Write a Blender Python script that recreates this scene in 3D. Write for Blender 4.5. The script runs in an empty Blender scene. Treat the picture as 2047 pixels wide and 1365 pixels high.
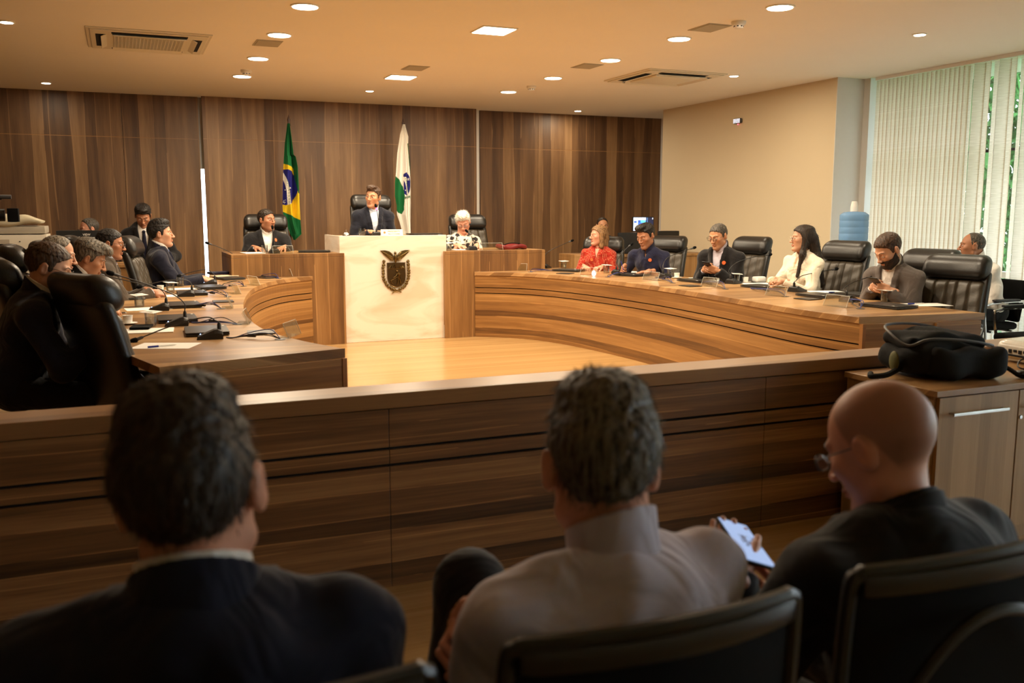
import bpy, bmesh, math, random, time
import numpy as np
from mathutils import Vector, Matrix, Euler
T0 = time.time()
random.seed(7); np.random.seed(7)
scene = bpy.context.scene
COL = scene.collection
PI = math.pi
def R(a): return math.radians(a)

# ------------------------------------------------------------------ camera model (metres, room axes)
FPX = 1835.0; CX = 1023.5; CY = 682.5; CAMH = 1.42
PITCH = math.atan(257 / 1835.0); YAW = R(23.0)
def _ray(x, y):
    a = (x - CX) / FPX; b = -(y - CY) / FPX
    f = math.cos(PITCH) + b * math.sin(PITCH); u = -math.sin(PITCH) + b * math.cos(PITCH)
    return f * math.sin(YAW) + a * math.cos(YAW), f * math.cos(YAW) - a * math.sin(YAW), u
def on_z(x, y, z):
    r = _ray(x, y); t = (z - CAMH) / r[2]; return Vector((r[0] * t, r[1] * t, z))
def on_y(x, y, Y):
    r = _ray(x, y); t = Y / r[1]; return Vector((r[0] * t, Y, CAMH + r[2] * t))
def on_x(x, y, X):
    r = _ray(x, y); t = X / r[0]; return Vector((X, r[1] * t, CAMH + r[2] * t))
def on_d(x, y, D):
    r = _ray(x, y); g = r[0] * math.sin(YAW) + r[1] * math.cos(YAW); t = D / g
    return Vector((r[0] * t, r[1] * t, CAMH + r[2] * t))

# ------------------------------------------------------------------ tags
def tag(o, label=None, cat=None, group=None, kind=None):
    if label: o['label'] = label
    if cat: o['category'] = cat
    if group: o['group'] = group
    if kind: o['kind'] = kind
    return o
def empty(name, loc=(0, 0, 0), rz=0.0, label=None, cat=None, group=None):
    o = bpy.data.objects.new(name, None); COL.objects.link(o)
    o.location = loc; o.rotation_euler = (0, 0, rz); o.empty_display_size = 0.05
    return tag(o, label, cat, group)
def copy_tree(o, parent=None):
    c = o.copy(); COL.objects.link(c)
    if parent is not None: c.parent = parent
    for ch in list(o.children): copy_tree(ch, c)
    return c

# ------------------------------------------------------------------ materials
MATS = {}
def srgb(r, g, b):
    f = lambda c: (c / 255.0 / 12.92) if c / 255.0 <= 0.04045 else ((c / 255.0 + 0.055) / 1.055) ** 2.4
    return (f(r), f(g), f(b), 1.0)
def newmat(name):
    m = bpy.data.materials.new(name); m.use_nodes = True
    nt = m.node_tree; b = nt.nodes['Principled BSDF']
    MATS[name] = m
    return m, nt, b
def nd(nt, t, **kw):
    n = nt.nodes.new(t)
    for k, v in kw.items():
        if k in n.inputs: n.inputs[k].default_value = v
        else: setattr(n, k, v)
    return n
def simple(name, col, rough=0.5, metal=0.0, noise=0.12, nscale=30.0, bump=0.0, bscale=200.0, spec=0.5, coat=0.0, sheen=0.0):
    m, nt, b = newmat(name)
    b.inputs['Roughness'].default_value = rough; b.inputs['Metallic'].default_value = metal
    b.inputs['Specular IOR Level'].default_value = spec
    b.inputs['Coat Weight'].default_value = coat
    b.inputs['Sheen Weight'].default_value = sheen
    tc = nd(nt, 'ShaderNodeTexCoord')
    n = nd(nt, 'ShaderNodeTexNoise', Scale=nscale, Detail=4.0)
    nt.links.new(tc.outputs['Object'], n.inputs['Vector'])
    mr = nd(nt, 'ShaderNodeMapRange'); mr.inputs['To Min'].default_value = 1 - noise; mr.inputs['To Max'].default_value = 1 + noise
    nt.links.new(n.outputs['Fac'], mr.inputs['Value'])
    mx = nd(nt, 'ShaderNodeMix', data_type='RGBA', blend_type='MULTIPLY'); mx.inputs['Factor'].default_value = 1
    mx.inputs[6].default_value = col
    nt.links.new(mr.outputs['Result'], mx.inputs[7]); nt.links.new(mx.outputs[2], b.inputs['Base Color'])
    if bump > 0:
        n2 = nd(nt, 'ShaderNodeTexNoise', Scale=bscale, Detail=3.0)
        nt.links.new(tc.outputs['Object'], n2.inputs['Vector'])
        bp = nd(nt, 'ShaderNodeBump', Strength=bump, Distance=0.002)
        nt.links.new(n2.outputs['Fac'], bp.inputs['Height']); nt.links.new(bp.outputs['Normal'], b.inputs['Normal'])
    return m
def emis(name, col, strength):
    m, nt, b = newmat(name)
    b.inputs['Base Color'].default_value = col
    b.inputs['Emission Color'].default_value = col; b.inputs['Emission Strength'].default_value = strength
    return m
def glassmat(name, col=(1, 1, 1, 1), gl=0.12, alpha_tint=0.0):
    m, nt, b = newmat(name)
    nt.nodes.remove(b)
    out = nt.nodes['Material Output']
    tr = nd(nt, 'ShaderNodeBsdfTransparent', Color=col)
    gs = nd(nt, 'ShaderNodeBsdfGlossy', Roughness=0.05)
    fr = nd(nt, 'ShaderNodeLayerWeight', Blend=0.35)
    mr = nd(nt, 'ShaderNodeMapRange'); mr.inputs['To Min'].default_value = gl * 0.5; mr.inputs['To Max'].default_value = min(1, gl * 5)
    nt.links.new(fr.outputs['Fresnel'], mr.inputs['Value'])
    mx = nd(nt, 'ShaderNodeMixShader')
    nt.links.new(mr.outputs['Result'], mx.inputs[0]); nt.links.new(tr.outputs[0], mx.inputs[1]); nt.links.new(gs.outputs[0], mx.inputs[2])
    nt.links.new(mx.outputs[0], out.inputs['Surface'])
    return m
def wood(name, dirn, c_dark, c_mid, c_light, stripe=5.0, rough=0.38, line=0.5, seed=0.0, along=0.45, grain=1.0, rough_var=0.1):
    """laminate: irregular stripes running along dirn ('X','Y','Z','H' = horizontal on any side), fine grain, thin pale lines"""
    m, nt, b = newmat(name)
    tc = nd(nt, 'ShaderNodeTexCoord'); sx = nd(nt, 'ShaderNodeSeparateXYZ')
    nt.links.new(tc.outputs['Object'], sx.inputs[0])
    def mth(op, a, bb=None):
        n = nd(nt, 'ShaderNodeMath', operation=op)
        for i, v in enumerate((a, bb)):
            if v is None: continue
            if isinstance(v, (int, float)): n.inputs[i].default_value = v
            else: nt.links.new(v, n.inputs[i])
        return n.outputs[0]
    X, Y, Z = sx.outputs
    if dirn == 'Z': across = mth('ADD', X, mth('MULTIPLY', Y, 0.83)); lng = Z
    elif dirn == 'H': across = Z; lng = mth('ADD', X, mth('MULTIPLY', Y, -0.9))
    elif dirn == 'X': across = mth('ADD', Y, Z); lng = X
    else: across = mth('ADD', X, Z); lng = Y
    cv = nd(nt, 'ShaderNodeCombineXYZ')
    nt.links.new(mth('MULTIPLY', lng, along), cv.inputs[0]); nt.links.new(mth('MULTIPLY', across, stripe), cv.inputs[1]); cv.inputs[2].default_value = seed
    wn = nd(nt, 'ShaderNodeTexNoise', Scale=0.9, Detail=2.0); nt.links.new(cv.outputs[0], wn.inputs['Vector'])
    # wobble across coordinate a little
    acw = mth('ADD', mth('MULTIPLY', across, stripe), mth('MULTIPLY', wn.outputs['Fac'], 0.9))
    vo = nd(nt, 'ShaderNodeTexVoronoi', voronoi_dimensions='1D', Scale=1.0, Randomness=1.0)
    nt.links.new(acw, vo.inputs['W'])
    vs = nd(nt, 'ShaderNodeSeparateColor'); nt.links.new(vo.outputs['Color'], vs.inputs[0])
    # slow clouds + fine grain
    n1 = nd(nt, 'ShaderNodeTexNoise', Scale=1.6, Detail=3.0); nt.links.new(cv.outputs[0], n1.inputs['Vector'])
    cv2 = nd(nt, 'ShaderNodeCombineXYZ')
    nt.links.new(mth('MULTIPLY', lng, 2.0), cv2.inputs[0]); nt.links.new(mth('MULTIPLY', across, 60.0), cv2.inputs[1])
    n2 = nd(nt, 'ShaderNodeTexNoise', Scale=2.0, Detail=4.0); nt.links.new(cv2.outputs[0], n2.inputs['Vector'])
    t = mth('ADD', mth('MULTIPLY', vs.outputs[0], 0.5), mth('ADD', mth('MULTIPLY', n1.outputs['Fac'], 0.75), mth('MULTIPLY', n2.outputs['Fac'], 0.35 * grain)))
    t = mth('SUBTRACT', t, 0.33 + 0.17 * (grain - 1))
    cr = nd(nt, 'ShaderNodeValToRGB'); e = cr.color_ramp.elements
    e[0].position = 0.15; e[0].color = c_dark; e[1].position = 0.85; e[1].color = c_light
    x = e.new(0.5); x.color = c_mid
    nt.links.new(t, cr.inputs[0])
    # pale thin lines at some cell borders
    vd = nd(nt, 'ShaderNodeTexVoronoi', voronoi_dimensions='1D', feature='DISTANCE_TO_EDGE', Scale=1.0); nt.links.new(acw, vd.inputs['W'])
    ln = nd(nt, 'ShaderNodeMapRange'); ln.inputs['From Min'].default_value = 0.0; ln.inputs['From Max'].default_value = 0.05
    ln.inputs['To Min'].default_value = line; ln.inputs['To Max'].default_value = 0.0
    nt.links.new(vd.outputs['Distance'], ln.inputs['Value'])
    sel = mth('MULTIPLY', ln.outputs[0], mth('MULTIPLY', n1.outputs['Fac'], mth('GREATER_THAN', n1.outputs['Fac'], 0.48)))
    mx = nd(nt, 'ShaderNodeMix', data_type='RGBA'); nt.links.new(sel, mx.inputs['Factor'])
    nt.links.new(cr.outputs[0], mx.inputs[6]); mx.inputs[7].default_value = tuple(min(1, c * 1.9) for c in c_light[:3]) + (1,)
    nt.links.new(mx.outputs[2], b.inputs['Base Color'])
    rr = mth('ADD', rough - rough_var / 2, mth('MULTIPLY', n2.outputs['Fac'], rough_var)); nt.links.new(rr, b.inputs['Roughness'])
    b.inputs['Specular IOR Level'].default_value = 0.4
    return m

WD, WM, WL = srgb(76, 53, 36), srgb(112, 82, 54), srgb(146, 113, 78)
wood('wood_vertical', 'Z', WD, WM, WL, stripe=6.5, rough=0.45, line=0.6)
wood('wood_vertical_desk', 'Z', srgb(96, 66, 38), srgb(140, 102, 60), srgb(172, 134, 88), stripe=7.0, rough=0.42, line=0.6, seed=3)
wood('wood_horizontal', 'H', srgb(92, 62, 34), srgb(138, 98, 54), srgb(172, 130, 78), stripe=14.0, rough=0.4, line=0.65, seed=1, along=0.5)
wood('wood_barrier', 'H', srgb(64, 40, 23), srgb(112, 75, 43), srgb(160, 115, 70), stripe=15.0, rough=0.42, line=0.75, seed=5, along=0.55)
wood('wood_top', 'X', srgb(126, 92, 58), srgb(160, 122, 80), srgb(190, 152, 104), stripe=6.0, rough=0.3, line=0.3, seed=2, along=0.5)
wood('wood_cap', 'X', srgb(128, 90, 54), srgb(150, 108, 66), srgb(172, 130, 84), stripe=2.0, rough=0.33, line=0.1, seed=2)
wood('wood_edge', 'H', srgb(140, 96, 52), srgb(156, 108, 60), srgb(170, 122, 70), stripe=2.0, rough=0.4, line=0.1, seed=2)
wood('wood_floor', 'X', srgb(164, 128, 80), srgb(174, 138, 90), srgb(184, 148, 100), stripe=30.0, rough=0.2, line=0.05, seed=9, along=0.3, grain=0.8)
wood('wood_pale', 'Z', srgb(140, 110, 76), srgb(156, 124, 88), srgb(170, 138, 100), stripe=14.0, rough=0.45, line=0.15, seed=11, grain=1.6)
simple('ceiling_paint', srgb(242, 236, 226), 0.9, noise=0.02, nscale=2)
simple('wall_cream', srgb(208, 192, 162), 0.9, noise=0.02, nscale=3, bump=0.1, bscale=300)
simple('wall_grey', srgb(206, 204, 200), 0.85, noise=0.02)
simple('white_paint', srgb(228, 226, 222), 0.6, noise=0.02)
simple('tile', srgb(196, 196, 194), 0.08, noise=0.05, nscale=3, spec=0.6)
simple('dark_gap', srgb(14, 10, 8), 0.9)
simple('leather', srgb(24, 22, 20), 0.36, noise=0.2, nscale=20, bump=0.35, bscale=120, spec=0.55)
simple('leather_soft', srgb(58, 50, 38), 0.42, noise=0.25, nscale=12, bump=0.5, bscale=60, spec=0.6)
simple('black_plastic', srgb(17, 17, 18), 0.42, noise=0.1)
simple('black_matte', srgb(10, 10, 11), 0.85, noise=0.2, spec=0.15)
simple('chair_gloss', srgb(20, 20, 20), 0.3, noise=0.1)
simple('grey_plastic', srgb(70, 70, 72), 0.5, noise=0.1)
simple('chrome', srgb(210, 210, 212), 0.12, metal=1.0, noise=0.02)
simple('brushed', srgb(190, 188, 184), 0.32, metal=1.0, noise=0.05)
simple('bronze', srgb(112, 94, 60), 0.33, metal=1.0, noise=0.35, nscale=60)
simple('bronze_dark', srgb(74, 58, 34), 0.45, metal=0.9, noise=0.35, nscale=90)
simple('paper', srgb(238, 236, 230), 0.8, noise=0.02)
simple('porcelain', srgb(240, 238, 232), 0.25, noise=0.02)
simple('offwhite_plastic', srgb(222, 214, 196), 0.4, noise=0.03)
simple('copier_grey', srgb(176, 166, 148), 0.5, noise=0.05)
simple('laptop', srgb(40, 37, 34), 0.35, noise=0.15, nscale=8)
simple('mic_body', srgb(30, 29, 28), 0.4, noise=0.15)
simple('cable_blue', srgb(34, 52, 120), 0.4); simple('cable_black', srgb(14, 14, 15), 0.45)
simple('pen_blue', srgb(30, 50, 150), 0.3); simple('navy_folder', srgb(22, 22, 48), 0.5)
simple('red_leather', srgb(110, 24, 24), 0.4, noise=0.3)
simple('olive', srgb(92, 92, 40), 0.7); simple('projector_white', srgb(226, 224, 216), 0.22, noise=0.03, spec=0.6)
simple('bag_nylon', srgb(18, 18, 18), 0.85, noise=0.4, nscale=14, bump=0.7, bscale=26, spec=0.25)
simple('brown_leather', srgb(80, 44, 22), 0.5); simple('gold', srgb(200, 160, 70), 0.3, metal=1)
simple('sticker_orange', srgb(228, 112, 60), 0.5); simple('pillow_cream', srgb(206, 196, 168), 0.85, noise=0.05, bump=0.4, bscale=20)
simple('yellow', srgb(214, 180, 30), 0.5); simple('tape_blue', srgb(50, 60, 150), 0.5)
simple('vent_grey', srgb(172, 164, 146), 0.7, noise=0.03)
simple('foliage', srgb(60, 120, 50), 0.7, noise=0.6, nscale=5); simple('bark', srgb(70, 55, 42), 0.9, noise=0.3)
simple('grass', srgb(70, 110, 50), 0.9, noise=0.5, nscale=2)
simple('eye_white', srgb(214, 206, 198), 0.25); simple('iris', srgb(40, 26, 18), 0.15)
simple('pole_wood', srgb(60, 34, 22), 0.4)
glassmat('clear', (0.93, 0.95, 0.95, 1), 0.10); glassmat('water', (0.93, 0.95, 0.94, 1), 0.12)
glassmat('acrylic', (0.98, 0.99, 0.98, 1), 0.05); simple('acrylic_edge_light', srgb(214, 216, 206), 0.3); glassmat('pane', (0.92, 0.95, 0.96, 1), 0.06)
glassmat('lens', (0.88, 0.88, 0.88, 1), 0.10)
emis('lamp_warm', (1, 0.86, 0.62, 1), 12.0); emis('led_blue', (0.3, 0.5, 1, 1), 6.0); emis('led_red', (1, 0.05, 0.1, 1), 6.0)
emis('led_white', (0.9, 0.9, 1, 1), 1.2)
# water bottle, blue translucent
m, nt, b = newmat('bottle_blue'); b.inputs['Base Color'].default_value = srgb(140, 186, 236); b.inputs['Roughness'].default_value = 0.15
b.inputs['Transmission Weight'].default_value = 0.45; b.inputs['IOR'].default_value = 1.2
# marble
m, nt, b = newmat('marble')
tc = nd(nt, 'ShaderNodeTexCoord'); mp = nd(nt, 'ShaderNodeMapping'); mp.inputs['Rotation'].default_value = (0.2, R(35), 0.3); mp.inputs['Scale'].default_value = (1, 1, 3.2)
n = nd(nt, 'ShaderNodeTexNoise', Scale=1.1, Detail=8.0, Distortion=1.2)
nt.links.new(tc.outputs['Object'], mp.inputs[0]); nt.links.new(mp.outputs[0], n.inputs['Vector'])
cr = nd(nt, 'ShaderNodeValToRGB'); e = cr.color_ramp.elements
e[0].position = 0.34; e[0].color = srgb(222, 206, 184); e[1].position = 0.5; e[1].color = srgb(240, 232, 218)
nt.links.new(n.outputs['Fac'], cr.inputs[0]); nt.links.new(cr.outputs[0], b.inputs['Base Color']); b.inputs['Roughness'].default_value = 0.18
# vertical-blind fabric: lets daylight through
m, nt, b = newmat('blind_fabric')
tc = nd(nt, 'ShaderNodeTexCoord'); mp = nd(nt, 'ShaderNodeMapping'); mp.inputs['Scale'].default_value = (6, 6, 220)
n = nd(nt, 'ShaderNodeTexNoise', Scale=1.0, Detail=3.0)
nt.links.new(tc.outputs['Object'], mp.inputs[0]); nt.links.new(mp.outputs[0], n.inputs['Vector'])
cr = nd(nt, 'ShaderNodeValToRGB'); e = cr.color_ramp.elements
e[0].position = 0.3; e[0].color = srgb(196, 184, 164); e[1].position = 0.65; e[1].color = srgb(226, 216, 202)
nt.links.new(n.outputs['Fac'], cr.inputs[0]); nt.links.new(cr.outputs[0], b.inputs['Base Color']); b.inputs['Roughness'].default_value = 0.9
tl = nd(nt, 'ShaderNodeBsdfTranslucent'); nt.links.new(cr.outputs[0], tl.inputs['Color'])
mxs = nd(nt, 'ShaderNodeMixShader'); mxs.inputs[0].default_value = 0.55
nt.links.new(b.outputs[0], mxs.inputs[1]); nt.links.new(tl.outputs[0], mxs.inputs[2]); nt.links.new(mxs.outputs[0], nt.nodes['Material Output'].inputs['Surface'])
def cloth(name, col, rough=0.85, noise=0.15, weave=500.0, sheen=0.15, fold=0.35):
    m, nt, b = newmat(name); b.inputs['Roughness'].default_value = rough; b.inputs['Sheen Weight'].default_value = sheen
    b.inputs['Specular IOR Level'].default_value = 0.2
    tc = nd(nt, 'ShaderNodeTexCoord')
    n = nd(nt, 'ShaderNodeTexNoise', Scale=weave, Detail=2.0); nt.links.new(tc.outputs['Object'], n.inputs['Vector'])
    mr = nd(nt, 'ShaderNodeMapRange'); mr.inputs['To Min'].default_value = 1 - noise; mr.inputs['To Max'].default_value = 1 + noise
    nt.links.new(n.outputs['Fac'], mr.inputs['Value'])
    mx = nd(nt, 'ShaderNodeMix', data_type='RGBA', blend_type='MULTIPLY'); mx.inputs['Factor'].default_value = 1
    mx.inputs[6].default_value = col; nt.links.new(mr.outputs['Result'], mx.inputs[7]); nt.links.new(mx.outputs[2], b.inputs['Base Color'])
    n2 = nd(nt, 'ShaderNodeTexNoise', Scale=7.0, Detail=2.0, Distortion=1.5); nt.links.new(tc.outputs['Object'], n2.inputs['Vector'])
    bp = nd(nt, 'ShaderNodeBump', Strength=fold, Distance=0.05); nt.links.new(n2.outputs['Fac'], bp.inputs['Height'])
    nt.links.new(bp.outputs['Normal'], b.inputs['Normal'])
    return m, nt, b, mx
def hairmat(name, col, col2=None, rough=0.5, scale=140.0):
    m, nt, b = newmat(name); b.inputs['Roughness'].default_value = rough; b.inputs['Specular IOR Level'].default_value = 0.35
    tc = nd(nt, 'ShaderNodeTexCoord'); mp = nd(nt, 'ShaderNodeMapping'); mp.inputs['Scale'].default_value = (1, 1, 0.12)
    n = nd(nt, 'ShaderNodeTexNoise', Scale=scale, Detail=4.0)
    nt.links.new(tc.outputs['Object'], mp.inputs[0]); nt.links.new(mp.outputs[0], n.inputs['Vector'])
    cr = nd(nt, 'ShaderNodeValToRGB'); e = cr.color_ramp.elements
    e[0].position = 0.36; e[0].color = col; e[1].position = 0.64; e[1].color = col2 or tuple(min(1, c * 2.2) for c in col[:3]) + (1,)
    nt.links.new(n.outputs['Fac'], cr.inputs[0]); nt.links.new(cr.outputs[0], b.inputs['Base Color'])
    bp = nd(nt, 'ShaderNodeBump', Strength=0.7, Distance=0.004); nt.links.new(n.outputs['Fac'], bp.inputs['Height']); nt.links.new(bp.outputs['Normal'], b.inputs['Normal'])
    return m
def attr_mat(name, rough=0.5, spec=0.35, sss=0.0, mult_noise=0.06):
    m, nt, b = newmat(name); b.inputs['Roughness'].default_value = rough; b.inputs['Specular IOR Level'].default_value = spec
    at = nd(nt, 'ShaderNodeVertexColor', layer_name='Col')
    tc = nd(nt, 'ShaderNodeTexCoord'); n = nd(nt, 'ShaderNodeTexNoise', Scale=60.0, Detail=4.0); nt.links.new(tc.outputs['Object'], n.inputs['Vector'])
    mr = nd(nt, 'ShaderNodeMapRange'); mr.inputs['To Min'].default_value = 1 - mult_noise; mr.inputs['To Max'].default_value = 1 + mult_noise
    nt.links.new(n.outputs['Fac'], mr.inputs['Value'])
    mx = nd(nt, 'ShaderNodeMix', data_type='RGBA', blend_type='MULTIPLY'); mx.inputs['Factor'].default_value = 1
    nt.links.new(at.outputs['Color'], mx.inputs[6]); nt.links.new(mr.outputs['Result'], mx.inputs[7])
    nt.links.new(mx.outputs[2], b.inputs['Base Color'])
    return m
attr_mat('skin', 0.48, 0.4); attr_mat('painted', 0.8, 0.2, mult_noise=0.04)

# ------------------------------------------------------------------ plain mesh builder
class MB:
    def __init__(s): s.v = []; s.f = []
    def add(s, vs, fs):
        o = len(s.v); s.v += [tuple(v) for v in vs]; s.f += [tuple(i + o for i in f) for f in fs]; return s
    def box(s, x0, x1, y0, y1, z0, z1, M=None):
        vs = [Vector((x, y, z)) for x in (x0, x1) for y in (y0, y1) for z in (z0, z1)]
        if M is not None: vs = [M @ v for v in vs]
        return s.add(vs, [(0, 1, 3, 2), (4, 6, 7, 5), (0, 4, 5, 1), (2, 3, 7, 6), (0, 2, 6, 4), (1, 5, 7, 3)])
    def prism(s, poly, z0, z1, M=None):
        n = len(poly); vs = [Vector((p[0], p[1], z0)) for p in poly] + [Vector((p[0], p[1], z1)) for p in poly]
        if M is not None: vs = [M @ v for v in vs]
        return s.add(vs, [tuple(range(n))[::-1], tuple(range(n, 2 * n))] + [(i, (i + 1) % n, n + (i + 1) % n, n + i) for i in range(n)])
    def lathe(s, prof, seg=24, M=None, cap=True):
        vs = []; fs = []
        for r, z in prof:
            for k in range(seg):
                a = 2 * PI * k / seg; vs.append(Vector((r * math.cos(a), r * math.sin(a), z)))
        if M is not None: vs = [M @ v for v in vs]
        for i in range(len(prof) - 1):
            for k in range(seg):
                k2 = (k + 1) % seg; fs.append((i * seg + k, i * seg + k2, (i + 1) * seg + k2, (i + 1) * seg + k))
        if cap: fs.append(tuple(range(seg))[::-1]); fs.append(tuple((len(prof) - 1) * seg + k for k in range(seg)))
        return s.add(vs, fs)
    def tube(s, pts, r, seg=8, closed=False):
        pts = [Vector(p) for p in pts]; n = len(pts); vs = []; fs = []
        rr = r if isinstance(r, (list, tuple)) else [r] * n
        up = None
        for i, p in enumerate(pts):
            a = pts[(i - 1) % n] if (closed or i > 0) else p; b2 = pts[(i + 1) % n] if (closed or i < n - 1) else p
            t = (b2 - a)
            if t.length < 1e-9: t = Vector((0, 0, 1))
            t.normalize()
            if up is None: up = t.orthogonal().normalized()
            up = (up - t * up.dot(t))
            up = up.normalized() if up.length > 1e-6 else t.orthogonal().normalized()
            w = t.cross(up)
            for k in range(seg):
                an = 2 * PI * k / seg; vs.append(p + (up * math.cos(an) + w * math.sin(an)) * rr[i])
        m2 = n if closed else n - 1
        for i in range(m2):
            j = (i + 1) % n
            for k in range(seg):
                k2 = (k + 1) % seg; fs.append((i * seg + k, i * seg + k2, j * seg + k2, j * seg + k))
        if not closed: fs.append(tuple(range(seg))[::-1]); fs.append(tuple((n - 1) * seg + k for k in range(seg)))
        return s.add(vs, fs)
    def ell(s, c, r, seg=16, rings=10, M=None):
        vs = []; fs = []
        for i in range(rings + 1):
            th = PI * i / rings
            for k in range(seg):
                a = 2 * PI * k / seg
                vs.append(Vector((c[0] + r[0] * math.sin(th) * math.cos(a), c[1] + r[1] * math.sin(th) * math.sin(a), c[2] + r[2] * math.cos(th))))
        if M is not None: vs = [M @ v for v in vs]
        for i in range(rings):
            for k in range(seg):
                k2 = (k + 1) % seg; fs.append((i * seg + k, (i + 1) * seg + k, (i + 1) * seg + k2, i * seg + k2))
        return s.add(vs, fs)
    def rbox(s, c, size, r, n=(10, 6, 10), warp=None, M=None):
        """rounded box with a grid on each side; warp(Vector)->Vector shapes it"""
        hx, hy, hz = size[0] / 2, size[1] / 2, size[2] / 2; r = min(r, hx, hy, hz)
        faces = []; vmap = {}; vs = []
        def vert(u, v, w):
            k = (round(u, 5), round(v, 5), round(w, 5))
            if k in vmap: return vmap[k]
            p = Vector((u * hx, v * hy, w * hz))
            q = Vector((max(-hx + r, min(hx - r, p.x)), max(-hy + r, min(hy - r, p.y)), max(-hz + r, min(hz - r, p.z))))
            d = p - q
            if d.length > 1e-9: p = q + d.normalized() * r
            p = Vector((p.x + c[0], p.y + c[1], p.z + c[2]))
            if warp: p = warp(p)
            if M is not None: p = M @ p
            vs.append(p); vmap[k] = len(vs) - 1; return vmap[k]
        def gr(n):  # denser near the edges
            return [math.sin((i / n * 2 - 1) * PI / 2) * 0.6 + (i / n * 2 - 1) * 0.4 for i in range(n + 1)]
        gx, gy, gz = gr(n[0]), gr(n[1]), gr(n[2])
        for sgn in (-1, 1):
            for i in range(n[0]):
                for j in range(n[1]):
                    q = [vert(gx[i], gy[j], sgn), vert(gx[i + 1], gy[j], sgn), vert(gx[i + 1], gy[j + 1], sgn), vert(gx[i], gy[j + 1], sgn)]
                    faces.append(tuple(q if sgn > 0 else q[::-1]))
                for j in range(n[2]):
                    q = [vert(gx[i], sgn, gz[j]), vert(gx[i + 1], sgn, gz[j]), vert(gx[i + 1], sgn, gz[j + 1]), vert(gx[i], sgn, gz[j + 1])]
                    faces.append(tuple(q if sgn < 0 else q[::-1]))
            for i in range(n[1]):
                for j in range(n[2]):
                    q = [vert(sgn, gy[i], gz[j]), vert(sgn, gy[i + 1], gz[j]), vert(sgn, gy[i + 1], gz[j + 1]), vert(sgn, gy[i], gz[j + 1])]
                    faces.append(tuple(q if sgn > 0 else q[::-1]))
        return s.add(vs, faces)
    def mesh(s, name):
        me = bpy.data.meshes.new(name); me.from_pydata(s.v, [], s.f); me.validate(); me.update(); return me
    def build(s, name, mat, parent=None, smooth=False, bevel=0.0, loc=None, rz=None, kind=None, label=None, segs=2):
        me = s.mesh(name); me.materials.append(MATS[mat] if isinstance(mat, str) else mat)
        o = bpy.data.objects.new(name, me); COL.objects.link(o)
        if parent is not None: o.parent = parent
        if smooth:
            me.polygons.foreach_set('use_smooth', [True] * len(me.polygons))
            me.set_sharp_from_angle(angle=R(42))
        if bevel > 0:
            bm = o.modifiers.new('bevel', 'BEVEL'); bm.width = bevel; bm.segments = segs; bm.limit_method = 'ANGLE'
        if loc is not None: o.location = loc
        if rz is not None: o.rotation_euler = (0, 0, rz)
        if kind: o['kind'] = kind
        if label: o['label'] = label
        return o
def S(mb, name, mat, **kw): return mb.build(name, mat, kind='structure', **kw)
def Mloc(loc, rz=0, rx=0, ry=0, sc=1.0):
    return Matrix.Translation(Vector(loc)) @ Euler((rx, ry, rz)).to_matrix().to_4x4() @ Matrix.Scale(sc, 4)
def catmull(pts, n=6, closed=False):
    out = []; P = [Vector(p) for p in pts]; m = len(P)
    rng = m if closed else m - 1
    for i in range(rng):
        if closed: a, b2, c, d = P[i - 1], P[i], P[(i + 1) % m], P[(i + 2) % m]
        else: a, b2, c, d = P[max(0, i - 1)], P[i], P[i + 1], P[min(m - 1, i + 2)]
        for k in range(n):
            t = k / n; out.append(0.5 * ((2 * b2) + (c - a) * t + (2 * a - 5 * b2 + 4 * c - d) * t * t + (3 * b2 - a - 3 * c + d) * t ** 3))
    if not closed: out.append(P[-1])
    return out

# ------------------------------------------------------------------ implicit surfaces (smooth bodies)
F32 = np.float32
def V3(*a): return np.array(a, F32)
def cap(a, b2, ra, rb):
    a = np.array(a, F32); b2 = np.array(b2, F32); ba = b2 - a; L2 = max(float(ba @ ba), 1e-9)
    def f(p):
        h = np.clip(((p - a) @ ba) / L2, 0, 1)
        return np.linalg.norm(p - a - h[:, None] * ba, axis=1) - (ra + (rb - ra) * h)
    return f
def ellf(c, r, Rm=None):
    c = np.array(c, F32); r = np.array(r, F32); Rt = None if Rm is None else np.array(Rm, F32)
    def f(p):
        q = p - c
        if Rt is not None: q = q @ Rt      # columns = ellipsoid axes
        k0 = np.linalg.norm(q / r, axis=1); k1 = np.linalg.norm(q / (r * r), axis=1) + 1e-9
        return k0 * (k0 - 1) / k1
    return f
def boxf(c, h, Rm=None, r=0.0):
    c = np.array(c, F32); h = np.array(h, F32) - r; Rt = None if Rm is None else np.array(Rm, F32)
    def f(p):
        q = p - c
        if Rt is not None: q = q @ Rt
        d = np.abs(q) - h
        return np.linalg.norm(np.maximum(d, 0), axis=1) + np.minimum(d.max(axis=1), 0) - r
    return f
def smin(a, b2, k):
    h = np.clip(0.5 + 0.5 * (b2 - a) / k, 0, 1)
    return b2 * (1 - h) + a * h - k * h * (1 - h)
def smax(a, b2, k): return -smin(-a, -b2, k)
def union(fs, k):
    def f(p):
        d = fs[0](p)
        for g in fs[1:]: d = smin(d, g(p), k)
        return d
    return f
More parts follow.
